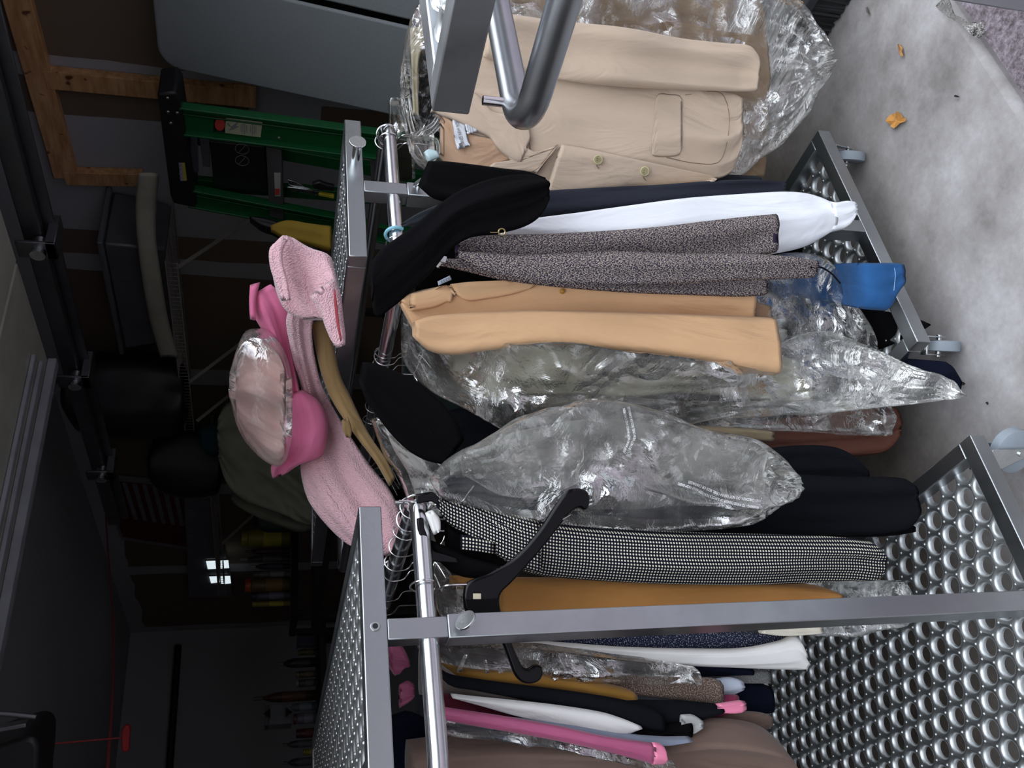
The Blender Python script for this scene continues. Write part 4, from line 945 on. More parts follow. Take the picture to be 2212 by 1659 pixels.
cloth('skirt', [((630, 655), (690, 668), 1.86), ((618, 690), (675, 700), 1.88), ((624, 735), (676, 745), 1.92), ((636, 790), (684, 790), 1.98), ((650, 835), (694, 828), 2.02), ((648, 885), (712, 866), 2.06), ((650, 935), (738, 912), 2.08), ((648, 985), (770, 962), 2.05), ((652, 1035), (802, 1008), 2.0), ((668, 1085), (838, 1052), 1.95), ((706, 1135), (860, 1095), 1.92), ((750, 1175), (868, 1140), 1.90), ((800, 1198), (866, 1182), 1.90)], 2.0, PINKF, T=.06, nf=2.6, amp=.014, seed=165, parent=fr_, fuzz=.004)
hp = empty('hot_pink_jacket', PD(600, 750, 1.98), 'hot pink cotton jacket heaped on the pale pink robe', 'jacket')
cloth('body', [((545, 640), (585, 614), 1.93), ((548, 680), (622, 650), 1.93), ((570, 720), (632, 700), 1.95), ((592, 765), (634, 755), 1.98), ((612, 815), (640, 808), 2.0), ((622, 862), (650, 855), 2.0)], 1.95, PINKH, T=.04, nf=3, amp=.013, seed=171, parent=hp)
cloth('collar', [((540, 616), (562, 610)), ((538, 650), (552, 650)), ((540, 690), (553, 692))], 1.90, PINKH, T=.014, nf=1, amp=.002, seed=172, parent=hp)
cloth('sleeve', [((622, 848), (655, 842), 2.0), ((612, 880), (690, 868), 1.98), ((606, 915), (708, 908), 1.98), ((602, 955), (704, 955), 1.98), ((595, 985), (694, 985), 2.0), ((585, 1010), (650, 1002), 2.02), ((588, 1032), (622, 1020), 2.04)], 1.98, PINKH, T=.045, nf=3, amp=.015, seed=173, parent=hp)
pk = thing('pink_blanket', 'folded powder pink blanket inside the tied plastic bag', 'blanket', [(512, 790, 905), (530, 752, 945), (552, 735, 972), (578, 738, 995), (600, 752, 1002), (614, 790, 985)], 1.98, PINKP, T=.06, nf=5, amp=.022, seed=175)
thing('plastic_bag', 'cloudy plastic bag holding the folded powder pink blanket', 'plastic bag', [(498, 800, 862), (512, 752, 920), (530, 715, 955), (552, 708, 980), (578, 712, 1000), (602, 735, 1008), (620, 770, 990), (630, 810, 950)], 1.93, BAGM, T=.07, nf=4, amp=.012, crk=.02, seed=176)
kh = empty('khaki_jacket', PD(740, 860, 1.90), 'khaki cloth jacket edge running below the pale pink robe', 'jacket')
cloth('body', [((672, 698), (702, 688), 1.90), ((680, 745), (720, 745), 1.92), ((692, 800), (735, 810), 1.94), ((712, 855), (758, 858), 1.95), ((742, 905), (780, 905), 1.92), ((778, 955), (805, 950), 1.88), ((812, 1000), (833, 990), 1.86), ((840, 1050), (853, 1032), 1.85)], 1.9, OLIVE, T=.022, nf=1.8, amp=.006, seed=181, parent=kh)
cloth('tab', [((738, 908), (752, 900)), ((740, 930), (760, 928)), ((748, 945), (758, 945))], 1.865, OLIVE, T=.006, nf=1, amp=.002, seed=182, parent=kh)

# ------------------------------------------------------------------ hangers
def hook_pts(c, axis, r=.021, shank=.075, lean=0.0):
    """wire hook over a tube through c; axis = direction of the tube"""
    ax = np.array(axis, float); ax /= np.linalg.norm(ax); sd = np.cross(ax, (0, 0, 1.0))
    P = []
    for q in range(15):
        a = math.radians(-35 + q * 215 / 14)
        P.append(c + sd * math.cos(a) * r + np.array([0, 0, math.sin(a) * r]))
    P.append(c - sd * r * .8 + np.array([0, 0, -r * 1.0]))
    P.append(c - sd * r * .1 + np.array([0, 0, -r * 1.6]))
    P.append(c + np.array([0, 0, -r * 2.0]))
    P.append(c + np.array([0, 0, -shank]))
    return np.array(P)
def wire_hanger(c, axis, label, mat=CHROME, wr=.0012, arm=.07, group='wire hanger hooks on the rails', tilt=0.0, parts=True, flip=1):
    ax = np.array(axis, float) * flip
    h = empty('wire_hanger', c, label, 'hanger', group)
    a0 = math.atan2(ax[1], ax[0]) + tilt
    ax = np.array([math.cos(a0), math.sin(a0), 0])
    P = spline(hook_pts(np.array(c, float), ax), 34)
    MB().tube(P, wr, 8).build('hook', mat, h)
    e = P[-1]; sd = np.cross(ax, (0, 0, 1.0))
    MB().tube(spline([e - sd * arm - (0, 0, arm * .45), e - sd * .01 - (0, 0, .006), e, e + sd * .01 - (0, 0, .006), e + sd * arm - (0, 0, arm * .45)], 16), wr, 6).build('shoulder_wire', mat, h)
    return h
GOLD = metal('brass_wire', (0.62, 0.50, 0.25), 0.25)
xl2 = 1.416 - .236
ZR = 1.3135
# hooks bunched on the ladder-side rack's inner rail: y positions read off the rail
n_ = 0
words = ['first', 'second', 'third', 'fourth', 'fifth', 'sixth', 'seventh', 'eighth', 'ninth', 'tenth', 'eleventh', 'twelfth', 'thirteenth', 'fourteenth']
for y, t in ((1.585, .3), (1.60, -.2), (1.63, .1), (1.665, -.25), (1.695, .2), (1.715, 0), (1.74, .25), (1.77, -.2), (1.80, .1), (1.86, .45), (2.06, .1), (2.10, -.1), (2.135, .2), (2.16, 0)):
    wire_hanger((xl2, y, ZR), (0, 1, 0), 'wire hanger hook beside the camel coat, %s of the bunch from the black coat' % words[n_], tilt=t, arm=.05); n_ += 1
for i, (x, m_, wr, lab) in enumerate(((1.245, CHROME, .0012, 'silver wire hanger hook beside the black coat, next to the brass one'), (1.255, GOLD, .0012, 'brass wire hanger hook on the end rail under the black coat'), (1.272, CHROME, .0012, 'silver wire hanger hook between the brass one and the thick blue one'),
        (1.298, plain('pale_blue_plastic', (0.25, 0.55, 0.66), 0.35), .0036, 'pale blue plastic hanger hook on the end rail below the post'))):
    wire_hanger((x, 1.337, ZR), (1, 0, 0), lab, mat=m_, wr=wr, tilt=(-.2, .15, .1, .0)[i], arm=.04, group=None)
for i, (x, y, ax, tl) in enumerate(((1.645, 1.372, (.8, .6, 0), .2), (1.652, 1.40, (.3, 1, 0), .1), (1.618, 1.345, (1, .35, 0), -.1))):
    wire_hanger((x, y, ZR), ax, 'silver hook on the rail bend beside the clear bag, %s of three' % ('middle', 'furthest from the peg', 'closest to the peg')[i], tilt=tl, group=None, arm=.03, wr=.0016)
# clear plastic hanger that carries the tan blazer
ch = empty('clear_hanger', (1.585, 1.318, ZR), 'clear moulded plastic hanger holding the tan blazer', 'hanger')
MB().tube(spline(hook_pts(np.array([1.585, 1.34, ZR]), (1, .15, 0), r=.022, shank=.085), 40), .0019, 10).build('hook', CHROME, ch)
for pts in ([(880, 298), (895, 296), (910, 283), (935, 268), (948, 245)], [(900, 300), (920, 297), (938, 283), (955, 262)], [(882, 300), (890, 330), (905, 348), (925, 352)], [(902, 303), (940, 302), (946, 318), (944, 335), (930, 350)], [(895, 298), (930, 300)]):
    MB().tube(spline([PD(x, y, 1.955) for x, y in pts], 22), .0042, 10).build('moulded_rib', CLEAR, ch)
cloth('web', [(884, 288, 330), (900, 284, 345), (925, 278, 350), (938, 290, 340)], 1.96, CLEAR, T=.003, nf=1, amp=.001, seed=2, parent=ch)
cloth('foam_tip', [((915, 330), (925, 350)), ((925, 322), (938, 345)), ((945, 326), (950, 340))], 1.93, plain('pale_foam', (0.45, 0.58, 0.60), 0.4), T=.010, nf=1, amp=.002, seed=2, parent=ch)
cl = empty('skirt_clip_hanger', PD(932, 560, 1.70), 'chrome clip of a skirt hanger biting the tweed', 'hanger')
def clipjaw(a, b, d, w=.012):
    P, Q = PD(a[0], a[1], d), PD(b[0], b[1], d)
    return MB().bar(P, Q, w, .0025, tuple(FW))
clipjaw((909, 545), (964, 561), 1.67).build('jaw', ZINC, cl, bevel=.0006)
clipjaw((905, 569), (925, 568), 1.67).bar(PD(925, 568, 1.67), PD(930, 556, 1.67), .012, .0025, tuple(FW)).bar(PD(930, 556, 1.67), PD(950, 574, 1.67), .012, .0025, tuple(FW)).build('jaw', ZINC, cl, bevel=.0006)
MB().cyl(PD(934, 562, 1.655), PD(934, 562, 1.685), .004, 12).build('spring', CHROME, cl)
kr = empty('key_ring_pull', PD(1075, 500, 1.62), 'small brass ring pull on the black coat above the tweed', 'ring')
c = PD(1084, 501, 1.62)
MB().tube([c + .0062 * (math.cos(a) * RT + math.sin(a) * np.array([0, 0, 1])) for a in np.linspace(0, 6.283, 21)[:-1]], .0014, 8, closed=True).build('ring', GOLD, kr)
MB().tube([PD(1059, 502, 1.62), PD(1076, 502, 1.62)], .001, 6).build('pin', GOLD, kr)
kr2 = None
# near rack
xr1 = .458 + .236
for i, (x, y, ax, tl) in enumerate(((xr1 - .012, 1.335, (.8, .6, 0), -.3), (xr1, 1.372, (.2, 1, 0), .2), (xr1, 1.42, (0, 1, 0), -.1), (xr1, 1.465, (0, 1, 0), .3), (xr1, 1.53, (0, 1, 0), .0), (xr1, 1.60, (0, 1, 0), .2), (xr1, 1.64, (0, 1, 0), -.2), (xr1, 1.75, (0, 1, 0), .1), (xr1, 1.83, (0, 1, 0), .1))):
    wire_hanger((x, y, ZR), ax, 'wire hanger hook behind the bare shelf bar, %s from the rail bend' % words[i], tilt=tl, arm=.04, wr=.0014)
bhk = empty('black_hanger', (0.53, 1.316, ZR), 'glossy black plastic suit hanger hanging empty behind the near steel post', 'hanger')
MB().tube(spline(hook_pts(np.array([0.530, 1.316, ZR]), (1, .05, 0), r=.0215, shank=.068), 40), .0017, 10).build('hook', CHROME, bhk)
def slab(name, out, d, t, mat, parent, bevel=.003):
    """a moulded shape of constant thickness from its outline"""
    P = [PD(x, y, d) for x, y in out]; n = len(P)
    vs = [p - FW * t / 2 for p in P] + [p + FW * t / 2 for p in P]
    fs = [tuple(range(n)), tuple(reversed(range(n, 2 * n)))] + [(i, (i + 1) % n, n + (i + 1) % n, n + i) for i in range(n)]
    m = MB(); m.add(vs, fs)
    return m.build(name, mat, parent, bevel=bevel)
def smooth_outline(pts, N=90):
    P = np.array(pts + [pts[0]], float); P = np.hstack([P, np.zeros((len(P), 1))])
    return [tuple(q[:2]) for q in spline(P, N)[:-1]]
harm = [(1003, 1318), (1000, 1290), (1006, 1262), (1020, 1252), (1060, 1236), (1110, 1205), (1160, 1150), (1200, 1090), (1222, 1062), (1240, 1055), (1262, 1058), (1272, 1072), (1270, 1095), (1262, 1103), (1250, 1096), (1232, 1106), (1205, 1140), (1165, 1190), (1130, 1230), (1100, 1262), (1082, 1280), (1078, 1300),
        (1084, 1330), (1098, 1370), (1118, 1420), (1136, 1446), (1148, 1438), (1166, 1436), (1172, 1448), (1166, 1468), (1148, 1476), (1128, 1474), (1112, 1460), (1100, 1430), (1085, 1390), (1062, 1350), (1030, 1330)]
bhb = slab('body', smooth_outline(harm, 150), 1.385, .011, BLACKPL, bhk, .004)
slab('window', [(1022, 1282), (1039, 1282), (1039, 1294), (1022, 1294)], 1.378, .002, plain('amber_inlay', (0.55, 0.50, 0.35), 0.4), bhk, .0005)
strip('skirt_notch', [(1232, 1112), (1215, 1122)], bvh(bhb), CHROME, bhk, .0012, .004, 1.38)
ph = empty('padded_hanger', PD(960, 1180, 1.43), 'black clip hanger with a white padded bar behind the round rail', 'hanger')
slab('clip_bar', [(900, 1120), (914, 1118), (916, 1140), (935, 1190), (985, 1205), (990, 1216), (930, 1212), (918, 1190), (902, 1145)], 1.42, .010, BLACKPL, ph, .002)
slab('clip', [(898, 1068), (935, 1062), (948, 1074), (944, 1090), (930, 1082), (900, 1088)], 1.44, .010, BLACKPL, ph, .002)
cloth('padding', [((918, 1108), (934, 1102)), ((926, 1130), (950, 1120)), ((936, 1155), (952, 1145))], 1.425, OFFW, T=.008, nf=4, amp=.002, seed=3, parent=ph)
MB().tube(spline([PD(x, y, 1.46) for x, y in ((862, 1082), (900, 1083), (925, 1083))], 12), .0018, 8).build('hook', CHROME, ph)

# ------------------------------------------------------------------ things along the garage wall
def plane_lean(x, y, x0, k_):
    r = ray(x, y); t = (x0 + k_ * CAM[2]) / (r[0] - k_ * r[2]); return CAM + r * t
tb = empty('folding_table', (2.40, 1.65, 0), 'grey moulded folding table stood on end against the wall beside the ladder', 'folding table')
TG = plain('grey_moulded_plastic', (0.235, 0.26, 0.27), 0.55, var=0.04, scale=160.0, bump=0.08)
def lean_panel(y0, y1, s1, rad, x0=2.30, tilt=.169, th=.042, corners=(1, 1)):
    out = []
    def arc(cy, cs, a0):
        for q in range(9):
            a = math.radians(a0 + q * 90 / 8); out.append((cy + rad * math.cos(a), cs + rad * math.sin(a)))
    arc(y1 - rad, rad, -90); arc(y1 - rad, s1 - rad, 0)
    if corners[0]: arc(y0 + rad, s1 - rad, 90); arc(y0 + rad, rad, 180)
    else: out += [(y0, s1), (y0, 0)]
    c_ = math.cos(math.atan(tilt)); s_ = math.sin(math.atan(tilt))
    vs = []
    for off_ in (0, th):
        for (yy, ss) in out: vs.append((x0 + ss * s_ + off_ * c_, yy, ss * c_ - off_ * s_ + .008))
    n = len(out)
    fs = [tuple(range(n)), tuple(reversed(range(n, 2 * n)))] + [(i, (i + 1) % n, n + (i + 1) % n, n + i) for i in range(n)]
    m_ = MB(); m_.add(vs, fs); return m_
lean_panel(1.655, 2.0, 1.955, .075).build('tabletop', TG, tb, bevel=.008, seg=3)
lean_panel(1.28, 1.632, 1.955, .075).build('tabletop', TG, tb, bevel=.008, seg=3)
c_, s_ = math.cos(math.atan(.169)), math.sin(math.atan(.169))
MB().bar((2.30 + .02 + .05 * s_, 1.6435, .07), (2.30 + .02 + 1.90 * s_, 1.6435, 1.90), .02, .024, (0, 1, 0)).build('hinge_strip', BLACKPL, tb, bevel=.002)

# green step ladder, folded and leaning
LX = 2.42
ld = empty('step_ladder', (LX, 2.2, 0), 'green fibreglass step ladder with a black top cap and warning stickers', 'ladder')
GRN = plain('green_fibreglass', (0.004, 0.085, 0.022), 0.4, var=0.08, scale=30)
LBK = plain('black_ladder_plastic', (0.008, 0.008, 0.010), 0.45)
LGR = plain('grey_ladder_step', (0.075, 0.07, 0.075), 0.5)
def LP_(x, y, X=LX): return PX(x, y, X)
def prismX(out, X, th, name, mat, parent, bevel=.003):
    """a plate in a plane parallel to the side wall"""
    P = [PX(x, y, X) for x, y in out]; n = len(P)
    vs = [p for p in P] + [p + np.array([th, 0, 0]) for p in P]
    fs = [tuple(range(n)), tuple(reversed(range(n, 2 * n)))] + [(i, (i + 1) % n, n + (i + 1) % n, n + i) for i in range(n)]
    m_ = MB(); m_.add(vs, fs); return m_.build(name, mat, parent, bevel=bevel)
prismX([(339, 203), (378, 199), (388, 215), (424, 440), (422, 450), (374, 440), (368, 425)], LX - .03, .13, 'top_cap', LBK, ld, .008)
def rail(a, b, w, name='rail', X=LX, ext=True):
    p, q = LP_(*a, X), LP_(*b, X)
    if ext:
        k2 = (p[2] - .015) / (p[2] - q[2]); q = p + (q - p) * k2
    t = (q - p) / np.linalg.norm(q - p)
    m_ = MB().bar(p, q, w, .010, (1, 0, 0)); sd = np.cross(t, (1, 0, 0)); sd /= np.linalg.norm(sd)
    for sg in (-1, 1):
        m_.bar(p + sd * sg * (w / 2 - .004) + (-.014, 0, 0), q + sd * sg * (w / 2 - .004) + (-.014, 0, 0), .008, .030, (1, 0, 0))
    m_.bar(p + sd * (w / 2 - .038) + (-.007, 0, 0), q + sd * (w / 2 - .038) + (-.007, 0, 0), .006, .010, (1, 0, 0))
    return m_.build(name, GRN, ld, bevel=.002)
rail((380, 250), (735, 296), .112)
rail((410, 418), (735, 480), .085)
def rearrail(a, b):
    p, q = LP_(*a, LX + .07), LP_(*b, LX + .07); k2 = (p[2] - .015) / (p[2] - q[2]); q = p + (q - p) * k2
    MB().bar(p, q, .05, .025, (1, 0, 0)).build('rear_rail', GRN, ld, bevel=.002)
rearrail((400, 292), (735, 352)); rearrail((425, 395), (735, 420))
for (a, b, c_2, e_) in (((575, 318), (608, 326), (614, 476), (582, 468)), ((800, 345), (832, 350), (838, 505), (806, 500))):
    prismX([a, b, c_2, e_], LX - .012, .08, 'step', LGR, ld, .002)
for zz in (0.35, 0.65, 0.95):
    k2 = (1.85 - zz) / 1.85
    MB().box((LX - .012, 2.00 + .01 * k2, zz - .03), (LX + .07, 2.42 + .05 * k2, zz)).build('step', LGR, ld, bevel=.002)
tray = prismX([(452, 305), (572, 318), (580, 418), (462, 405)], LX + .012, .05, 'tool_tray', LBK, ld, .004)
for cx_, cy_ in ((523, 322), (523, 347)):
    c = PX(cx_, cy_, LX + .010); 
    ring_ = [c + np.array([0, math.cos(a) * .022, math.sin(a) * .022]) for a in np.linspace(0, 2 * math.pi, 33)[:-1]]
    MB().tube(ring_, .0011, 6, closed=True).bar(ring_[3], ring_[19], .002, .001, (1, 0, 0)).build('prohibition_mark', plain('grey_print', (0.16, 0.16, 0.17), 0.7), tray)
for a, b in (((412, 300), (425, 372)), ((430, 303), (455, 362))):
    prismX([(a[0], a[1]), (a[0] + 14, a[1] + 2), (b[0] + 4, b[1]), (b[0] - 14, b[1])] if a[0] == 412 else [(432, 303), (452, 304), (454, 362), (438, 360)], LX + .02, .01, 'tray_slot', plain('grey_slot', (0.07, 0.07, 0.09), 0.6), ld, .001)
CRM = plain('cream_sticker', (0.44, 0.45, 0.30), 0.6, var=.03); REDS = plain('red_sticker', (0.50, 0.05, 0.04), 0.5, var=.03)
stk = prismX([(463, 252), (567, 264), (563, 297), (461, 284)], LX - .0085, .002, 'warning_sticker', CRM, ld, .0003)
prismX([(463, 252), (488, 255), (486, 287), (461, 284)], LX - .0095, .0012, 'black_field', LBK, stk, .0002)
prismX([(475 + 11 * math.cos(a), 269 + 13.5 * math.sin(a)) for a in np.linspace(0, 6.283, 25)[:-1]], LX - .0105, .0012, 'danger_oval', REDS, stk, .0002)
for i, yy in enumerate((520, 524, 528, 532, 540, 544, 548, 552)):
    hw_ = (7, 10, 11, 8, 7, 12, 9, 7)[i]
    prismX([(yy, 275 + (yy - 500) * .12 - hw_), (yy + 1.6, 275 + (yy - 500) * .12 - hw_), (yy + 1.6, 275 + (yy - 500) * .12 + hw_), (yy, 275 + (yy - 500) * .12 + hw_)], LX - .0098, .0012, 'print_line', INKG, stk, 0)
prismX([(492, 264), (499, 274), (516, 262), (510, 272), (516, 274), (504, 280), (494, 282), (500, 276), (491, 270)], LX - .0098, .0012, 'pictogram', INKG, stk, 0)
s2_ = prismX([(386, 352), (399, 352), (404, 390), (390, 391)], LX - .0325, .0015, 'brand_sticker', plain('pale_sticker', (0.30, 0.28, 0.36), 0.6), ld, .0002)
prismX([(393, 352), (399, 352), (404, 390), (397, 391)], LX - .0335, .0012, 'yellow_band', plain('yellow_sticker', (0.42, 0.35, 0.05), 0.5), s2_, .0002)
for i, q in enumerate([(388, 355), (388, 364), (388, 373), (389, 382)]):
    prismX([q, (q[0] + 4, q[1] + 1), (q[0] + 3, q[1] + 5), (q[0] - 1, q[1] + 4)], LX - .0335, .001, 'sticker_letter', INKG, s2_, 0)
s3_ = prismX([(592, 374), (606, 374), (606, 424), (594, 424)], LX - .0135, .0015, 'step_sticker', plain('white_sticker', (0.42, 0.42, 0.40), 0.6), ld, .0002)
prismX([(594, 408), (604, 408), (604, 421), (594, 421)], LX - .0145, .0012, 'red_patch', REDS, s3_, .0002)
rv = MB()
for q in ((362, 212), (363, 242), (383, 244), (369, 266), (603, 298), (597, 314), (656, 323)):
    c = PX(q[0], q[1], LX - .030 if q[0] < 400 else LX - .006); rv.ball(c, .0055, 10, (.5, 1, 1))
rv.build('rivet', ZINC, ld)
tl_ = empty('hand_pruner', PX(660, 400, LX - .05), 'small shears with bright jaws and black handles hung at the ladder', 'shears')
prismX([(622, 388), (640, 394), (655, 403), (672, 408), (668, 412), (640, 405), (624, 400)], LX - .05, .006, 'blade', ZINC, tl_, .001)
prismX([(621, 404), (650, 408), (690, 414), (686, 424), (650, 416), (622, 412)], LX - .056, .006, 'blade', ZINC, tl_, .001)
prismX([(674, 398), (690, 394), (705, 400), (722, 404), (722, 414), (690, 412), (676, 408)], LX - .065, .018, 'handle', LBK, tl_, .004)
prismX([(688, 418), (722, 424), (722, 430), (688, 423)], LX - .060, .014, 'handle', plain('yellow_grip', (0.42, 0.33, 0.02), 0.5), tl_, .002)
thing('yellow_tool_bag', 'yellow and black tool bag behind the pale pink robe hood', 'tool bag', [(585, 488, 500), (620, 476, 520), (665, 482, 530), (715, 488, 545)], 3.15, plain('yellow_canvas', (0.36, 0.23, 0.02), 0.8), T=.05, nf=2, amp=.006, seed=9)
thing('black_strap_bag', 'black padded bag hanging beside the ladder foot end', 'bag', [(540, 470, 480), (565, 470, 500), (600, 478, 515), (640, 490, 560), (690, 505, 590)], 3.22, LBK, T=.05, nf=2, amp=.008, seed=10)

# wire shelf on the wall and its load
ws = empty('wire_shelf', (2.6, 3.3, 1.95), 'white ventilated wire shelf braced to the wall high up', 'shelf')
WW = plain('white_wire', (0.30, 0.28, 0.25), 0.5)
gm = MB(); y0s, y1s = 2.76, 3.97
for i in range(49):
    yy = y0s + (y1s - y0s) * i / 48
    gm.tube([(2.445, yy, 1.915), (2.445, yy, 1.957), (2.77, yy, 1.957)], .0016, 5)
gm.build('wire_grid', WW, ws)
for (xx, zz) in ((2.445, 1.915), (2.445, 1.957), (2.60, 1.953), (2.765, 1.953)):
    MB().tube([(xx, y0s - .01, zz), (xx, y1s + .01, zz)], .0030, 8).build('rod', WW, ws)
for (a, b) in (((380, 580), (535, 482)), ((410, 825), (540, 726)), ((425, 910), (500, 845))):
    p = PX(a[0], a[1], 2.445); q = PX(b[0], b[1], 2.77); q[1] = p[1]
    q = np.array([2.77, p[1] + .0, p[2] - .30])
    MB().bar(p, q, .016, .003, (0, 1, 0)).build('brace', WW, ws)
w2_ = empty('wire_shelf', (2.6, 4.9, 1.9), 'second wire shelf running on beyond the round black bag', 'shelf')
gm = MB(); ya_, yb_ = 4.35, 6.1; zl = PX(462, 1050, 2.45)[2]
for i in range(60):
    yy = ya_ + (yb_ - ya_) * i / 59
    gm.tube([(2.445, yy, zl - .022), (2.445, yy, zl + .022), (2.77, yy, zl + .022)], .0016, 5)
gm.build('wire_grid', WW, w2_)
for (xx, zz) in ((2.445, zl - .022), (2.445, zl + .022), (2.60, zl + .018), (2.765, zl + .018)):
    MB().tube([(xx, ya_ - .01, zz), (xx, yb_ + .01, zz)], .0030, 8).build('rod', WW, w2_)
MB().bar((2.445, 5.3, zl - .02), (2.77, 5.3, zl - .32), .016, .003, (0, 1, 0)).build('brace', WW, w2_)
thing('foam_roll', 'long off-white padded strip bending along the wire shelf', 'padding', [((298, 378), (344, 378), 3.32), ((292, 450), (338, 450), 3.45), ((296, 520), (338, 520), 3.56), ((306, 600), (349, 600), 3.72), ((322, 690), (364, 690), 3.95), ((346, 772), (386, 772), 4.16)], 3.6, plain('offwhite_foam', (0.42, 0.40, 0.32), 0.9), T=.05, nf=1, amp=.002, seed=3, res=.02)
bn = empty('storage_bin', (2.6, 3.0, 1.98), 'cloudy grey plastic storage bin on the wire shelf behind the padded strip', 'storage bin')
BINM = plain('cloudy_plastic', (0.085, 0.09, 0.10), 0.3)
MB().hexa([(2.50, 2.74, 1.96), (2.74, 2.74, 1.96), (2.74, 3.32, 1.96), (2.50, 3.32, 1.96), (2.47, 2.70, 2.17), (2.75, 2.70, 2.17), (2.75, 3.36, 2.17), (2.47, 3.36, 2.17)]).build('tub', BINM, bn, bevel=.01)
MB().box((2.455, 2.68, 2.171), (2.757, 3.38, 2.192)).build('lid', plain('bin_lid', (0.11, 0.115, 0.13), 0.35), bn, bevel=.006)
thing('duffel_bag', 'bulky black duffel bag at the far end of the wire shelf', 'bag', [(148, 800, 890), (175, 770, 935), (240, 758, 950), (320, 760, 948), (385, 775, 935), (404, 800, 905)], 4.42, LBK, T=.16, nf=3, amp=.02, seed=12, res=.03)
thing('black_hat_bag', 'round black bag hanging past the end of the wire shelf', 'bag', [(325, 965, 1035), (345, 932, 1062), (390, 918, 1076), (440, 925, 1078), (470, 945, 1066), (480, 965, 1040)], 5.0, LBK, T=.12, nf=2, amp=.008, seed=13, res=.03)
thing('teal_glint_patch', 'dark teal patch painted in for a glint on the round black bag', 'cap', [(432, 925, 965), (455, 915, 985), (478, 925, 975)], 4.7, plain('dark_teal', (0.01, 0.045, 0.06), 0.8), T=.06, nf=1, amp=.005, seed=14, res=.02)  # teal patch put in for a glint on the black bag
thing('crumpled_paper', 'big sheet of crumpled grey-green packing paper behind the pink heap', 'packing paper', [(472, 900, 990), (488, 872, 1040), (515, 866, 1075), (560, 880, 1095), (610, 930, 1112), (650, 980, 1130), (690, 1010, 1140)], 4.3, plain('grey_green_paper', (0.26, 0.27, 0.20), 0.8), T=.10, nf=3, amp=.02, crk=.05, cks=5, seed=15, res=.02)
thing('crumpled_paper', 'smaller scrap of packing paper beneath the big crumpled sheet', 'packing paper', [(500, 1060, 1085), (540, 1068, 1110), (600, 1085, 1135), (660, 1095, 1150), (690, 1100, 1130)], 4.5, plain('grey_green_paper', (0.26, 0.27, 0.20), 0.8), T=.05, nf=3, amp=.02, crk=.04, cks=6, seed=16, res=.02)
thing('green_carton', 'dark green carton below the packing paper', 'carton', [(548, 1090, 1140), (575, 1085, 1150), (605, 1096, 1150), (668, 1102, 1150)], 4.7, plain('dark_green_card', (0.008, 0.03, 0.016), 0.6), T=.06, nf=1, amp=.001, seed=17, pw=6, res=.03)

# framed pennant, cabinet and a painted outdoor reflection on the right wall far back
def quadX(out, X, th, name, mat, parent=None, bevel=.002): return prismX(out, X, th, name, mat, parent, bevel)
def lerpq(q, u, v):
    a = np.array(q[0]) * (1 - u) + np.array(q[1]) * u; b = np.array(q[3]) * (1 - u) + np.array(q[2]) * u
    return tuple(a * (1 - v) + b * v)
fq = [(211, 1028), (400, 1046), (428, 1192), (262, 1166)]
sg_ = empty('striped_banner', PX(310, 1110, XR - .03), 'framed red and white striped banner on the wall near the ceiling', 'banner')
quadX(fq, XR - .03, .02, 'frame', plain('white_frame', (0.20, 0.20, 0.21), 0.5), sg_)
RD = plain('deep_red', (0.11, 0.006, 0.008), 0.7); WH = plain('dull_white_cloth', (0.20, 0.20, 0.22), 0.8)
def sub(u0, u1, v0, v1): return [lerpq(fq, u0, v0), lerpq(fq, u1, v0), lerpq(fq, u1, v1), lerpq(fq, u0, v1)]
quadX(sub(.04, .97, .06, .95), XR - .033, .003, 'red_field', RD, sg_, 0)
for i in range(6):
    u = .26 + i * .115
    quadX(sub(u, u + .055, .07, .64), XR - .0345, .002, 'white_stripe', WH, sg_, 0)
cbn = empty('wall_cabinet', PX(440, 1180, XR - .1), 'plain white two-door cabinet on the wall beyond the striped banner', 'cabinet')
quadX([(398, 1078), (458, 1083), (503, 1288), (408, 1290)], XR - .10, .098, 'body', plain('cabinet_white', (0.17, 0.18, 0.21), 0.5), cbn)
quadX([(402, 1098), (455, 1102), (466, 1150), (404, 1150)], XR - .104, .004, 'door', plain('cabinet_white', (0.17, 0.18, 0.21), 0.5), cbn)
quadX([(404, 1153), (467, 1153), (480, 1206), (406, 1206)], XR - .104, .004, 'door', plain('cabinet_white', (0.17, 0.18, 0.21), 0.5), cbn)
wd = empty('outdoor_reflection', PX(470, 1240, XR - .11), kind='structure')  # added glowing panes standing in for the outdoors mirrored in cabinet glass
GLW = emit('glowing_reflection', (0.72, 0.82, 0.86), 0.9)
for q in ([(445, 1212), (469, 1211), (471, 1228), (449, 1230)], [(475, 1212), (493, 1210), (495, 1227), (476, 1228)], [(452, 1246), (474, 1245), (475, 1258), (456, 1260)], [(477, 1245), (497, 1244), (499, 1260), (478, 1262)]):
    quadX(q, XR - .1080, .002, 'reflected_pane', GLW, wd, 0)
FRM = plain('reflected_frame_white', (0.35, 0.37, 0.38), 0.5)
for q in ([(443, 1209), (494, 1207), (494, 1210), (443, 1212)], [(447, 1230), (496, 1228), (497, 1231), (448, 1233)], [(449, 1242), (498, 1241), (498, 1244), (450, 1245)], [(454, 1261), (500, 1262), (501, 1265), (455, 1264)], [(480, 1212), (482, 1212), (484, 1260), (482, 1260)]):
    quadX(q, XR - .1095, .003, 'reflected_bar', FRM if q[0][0] != 480 else DARK, wd, 0)

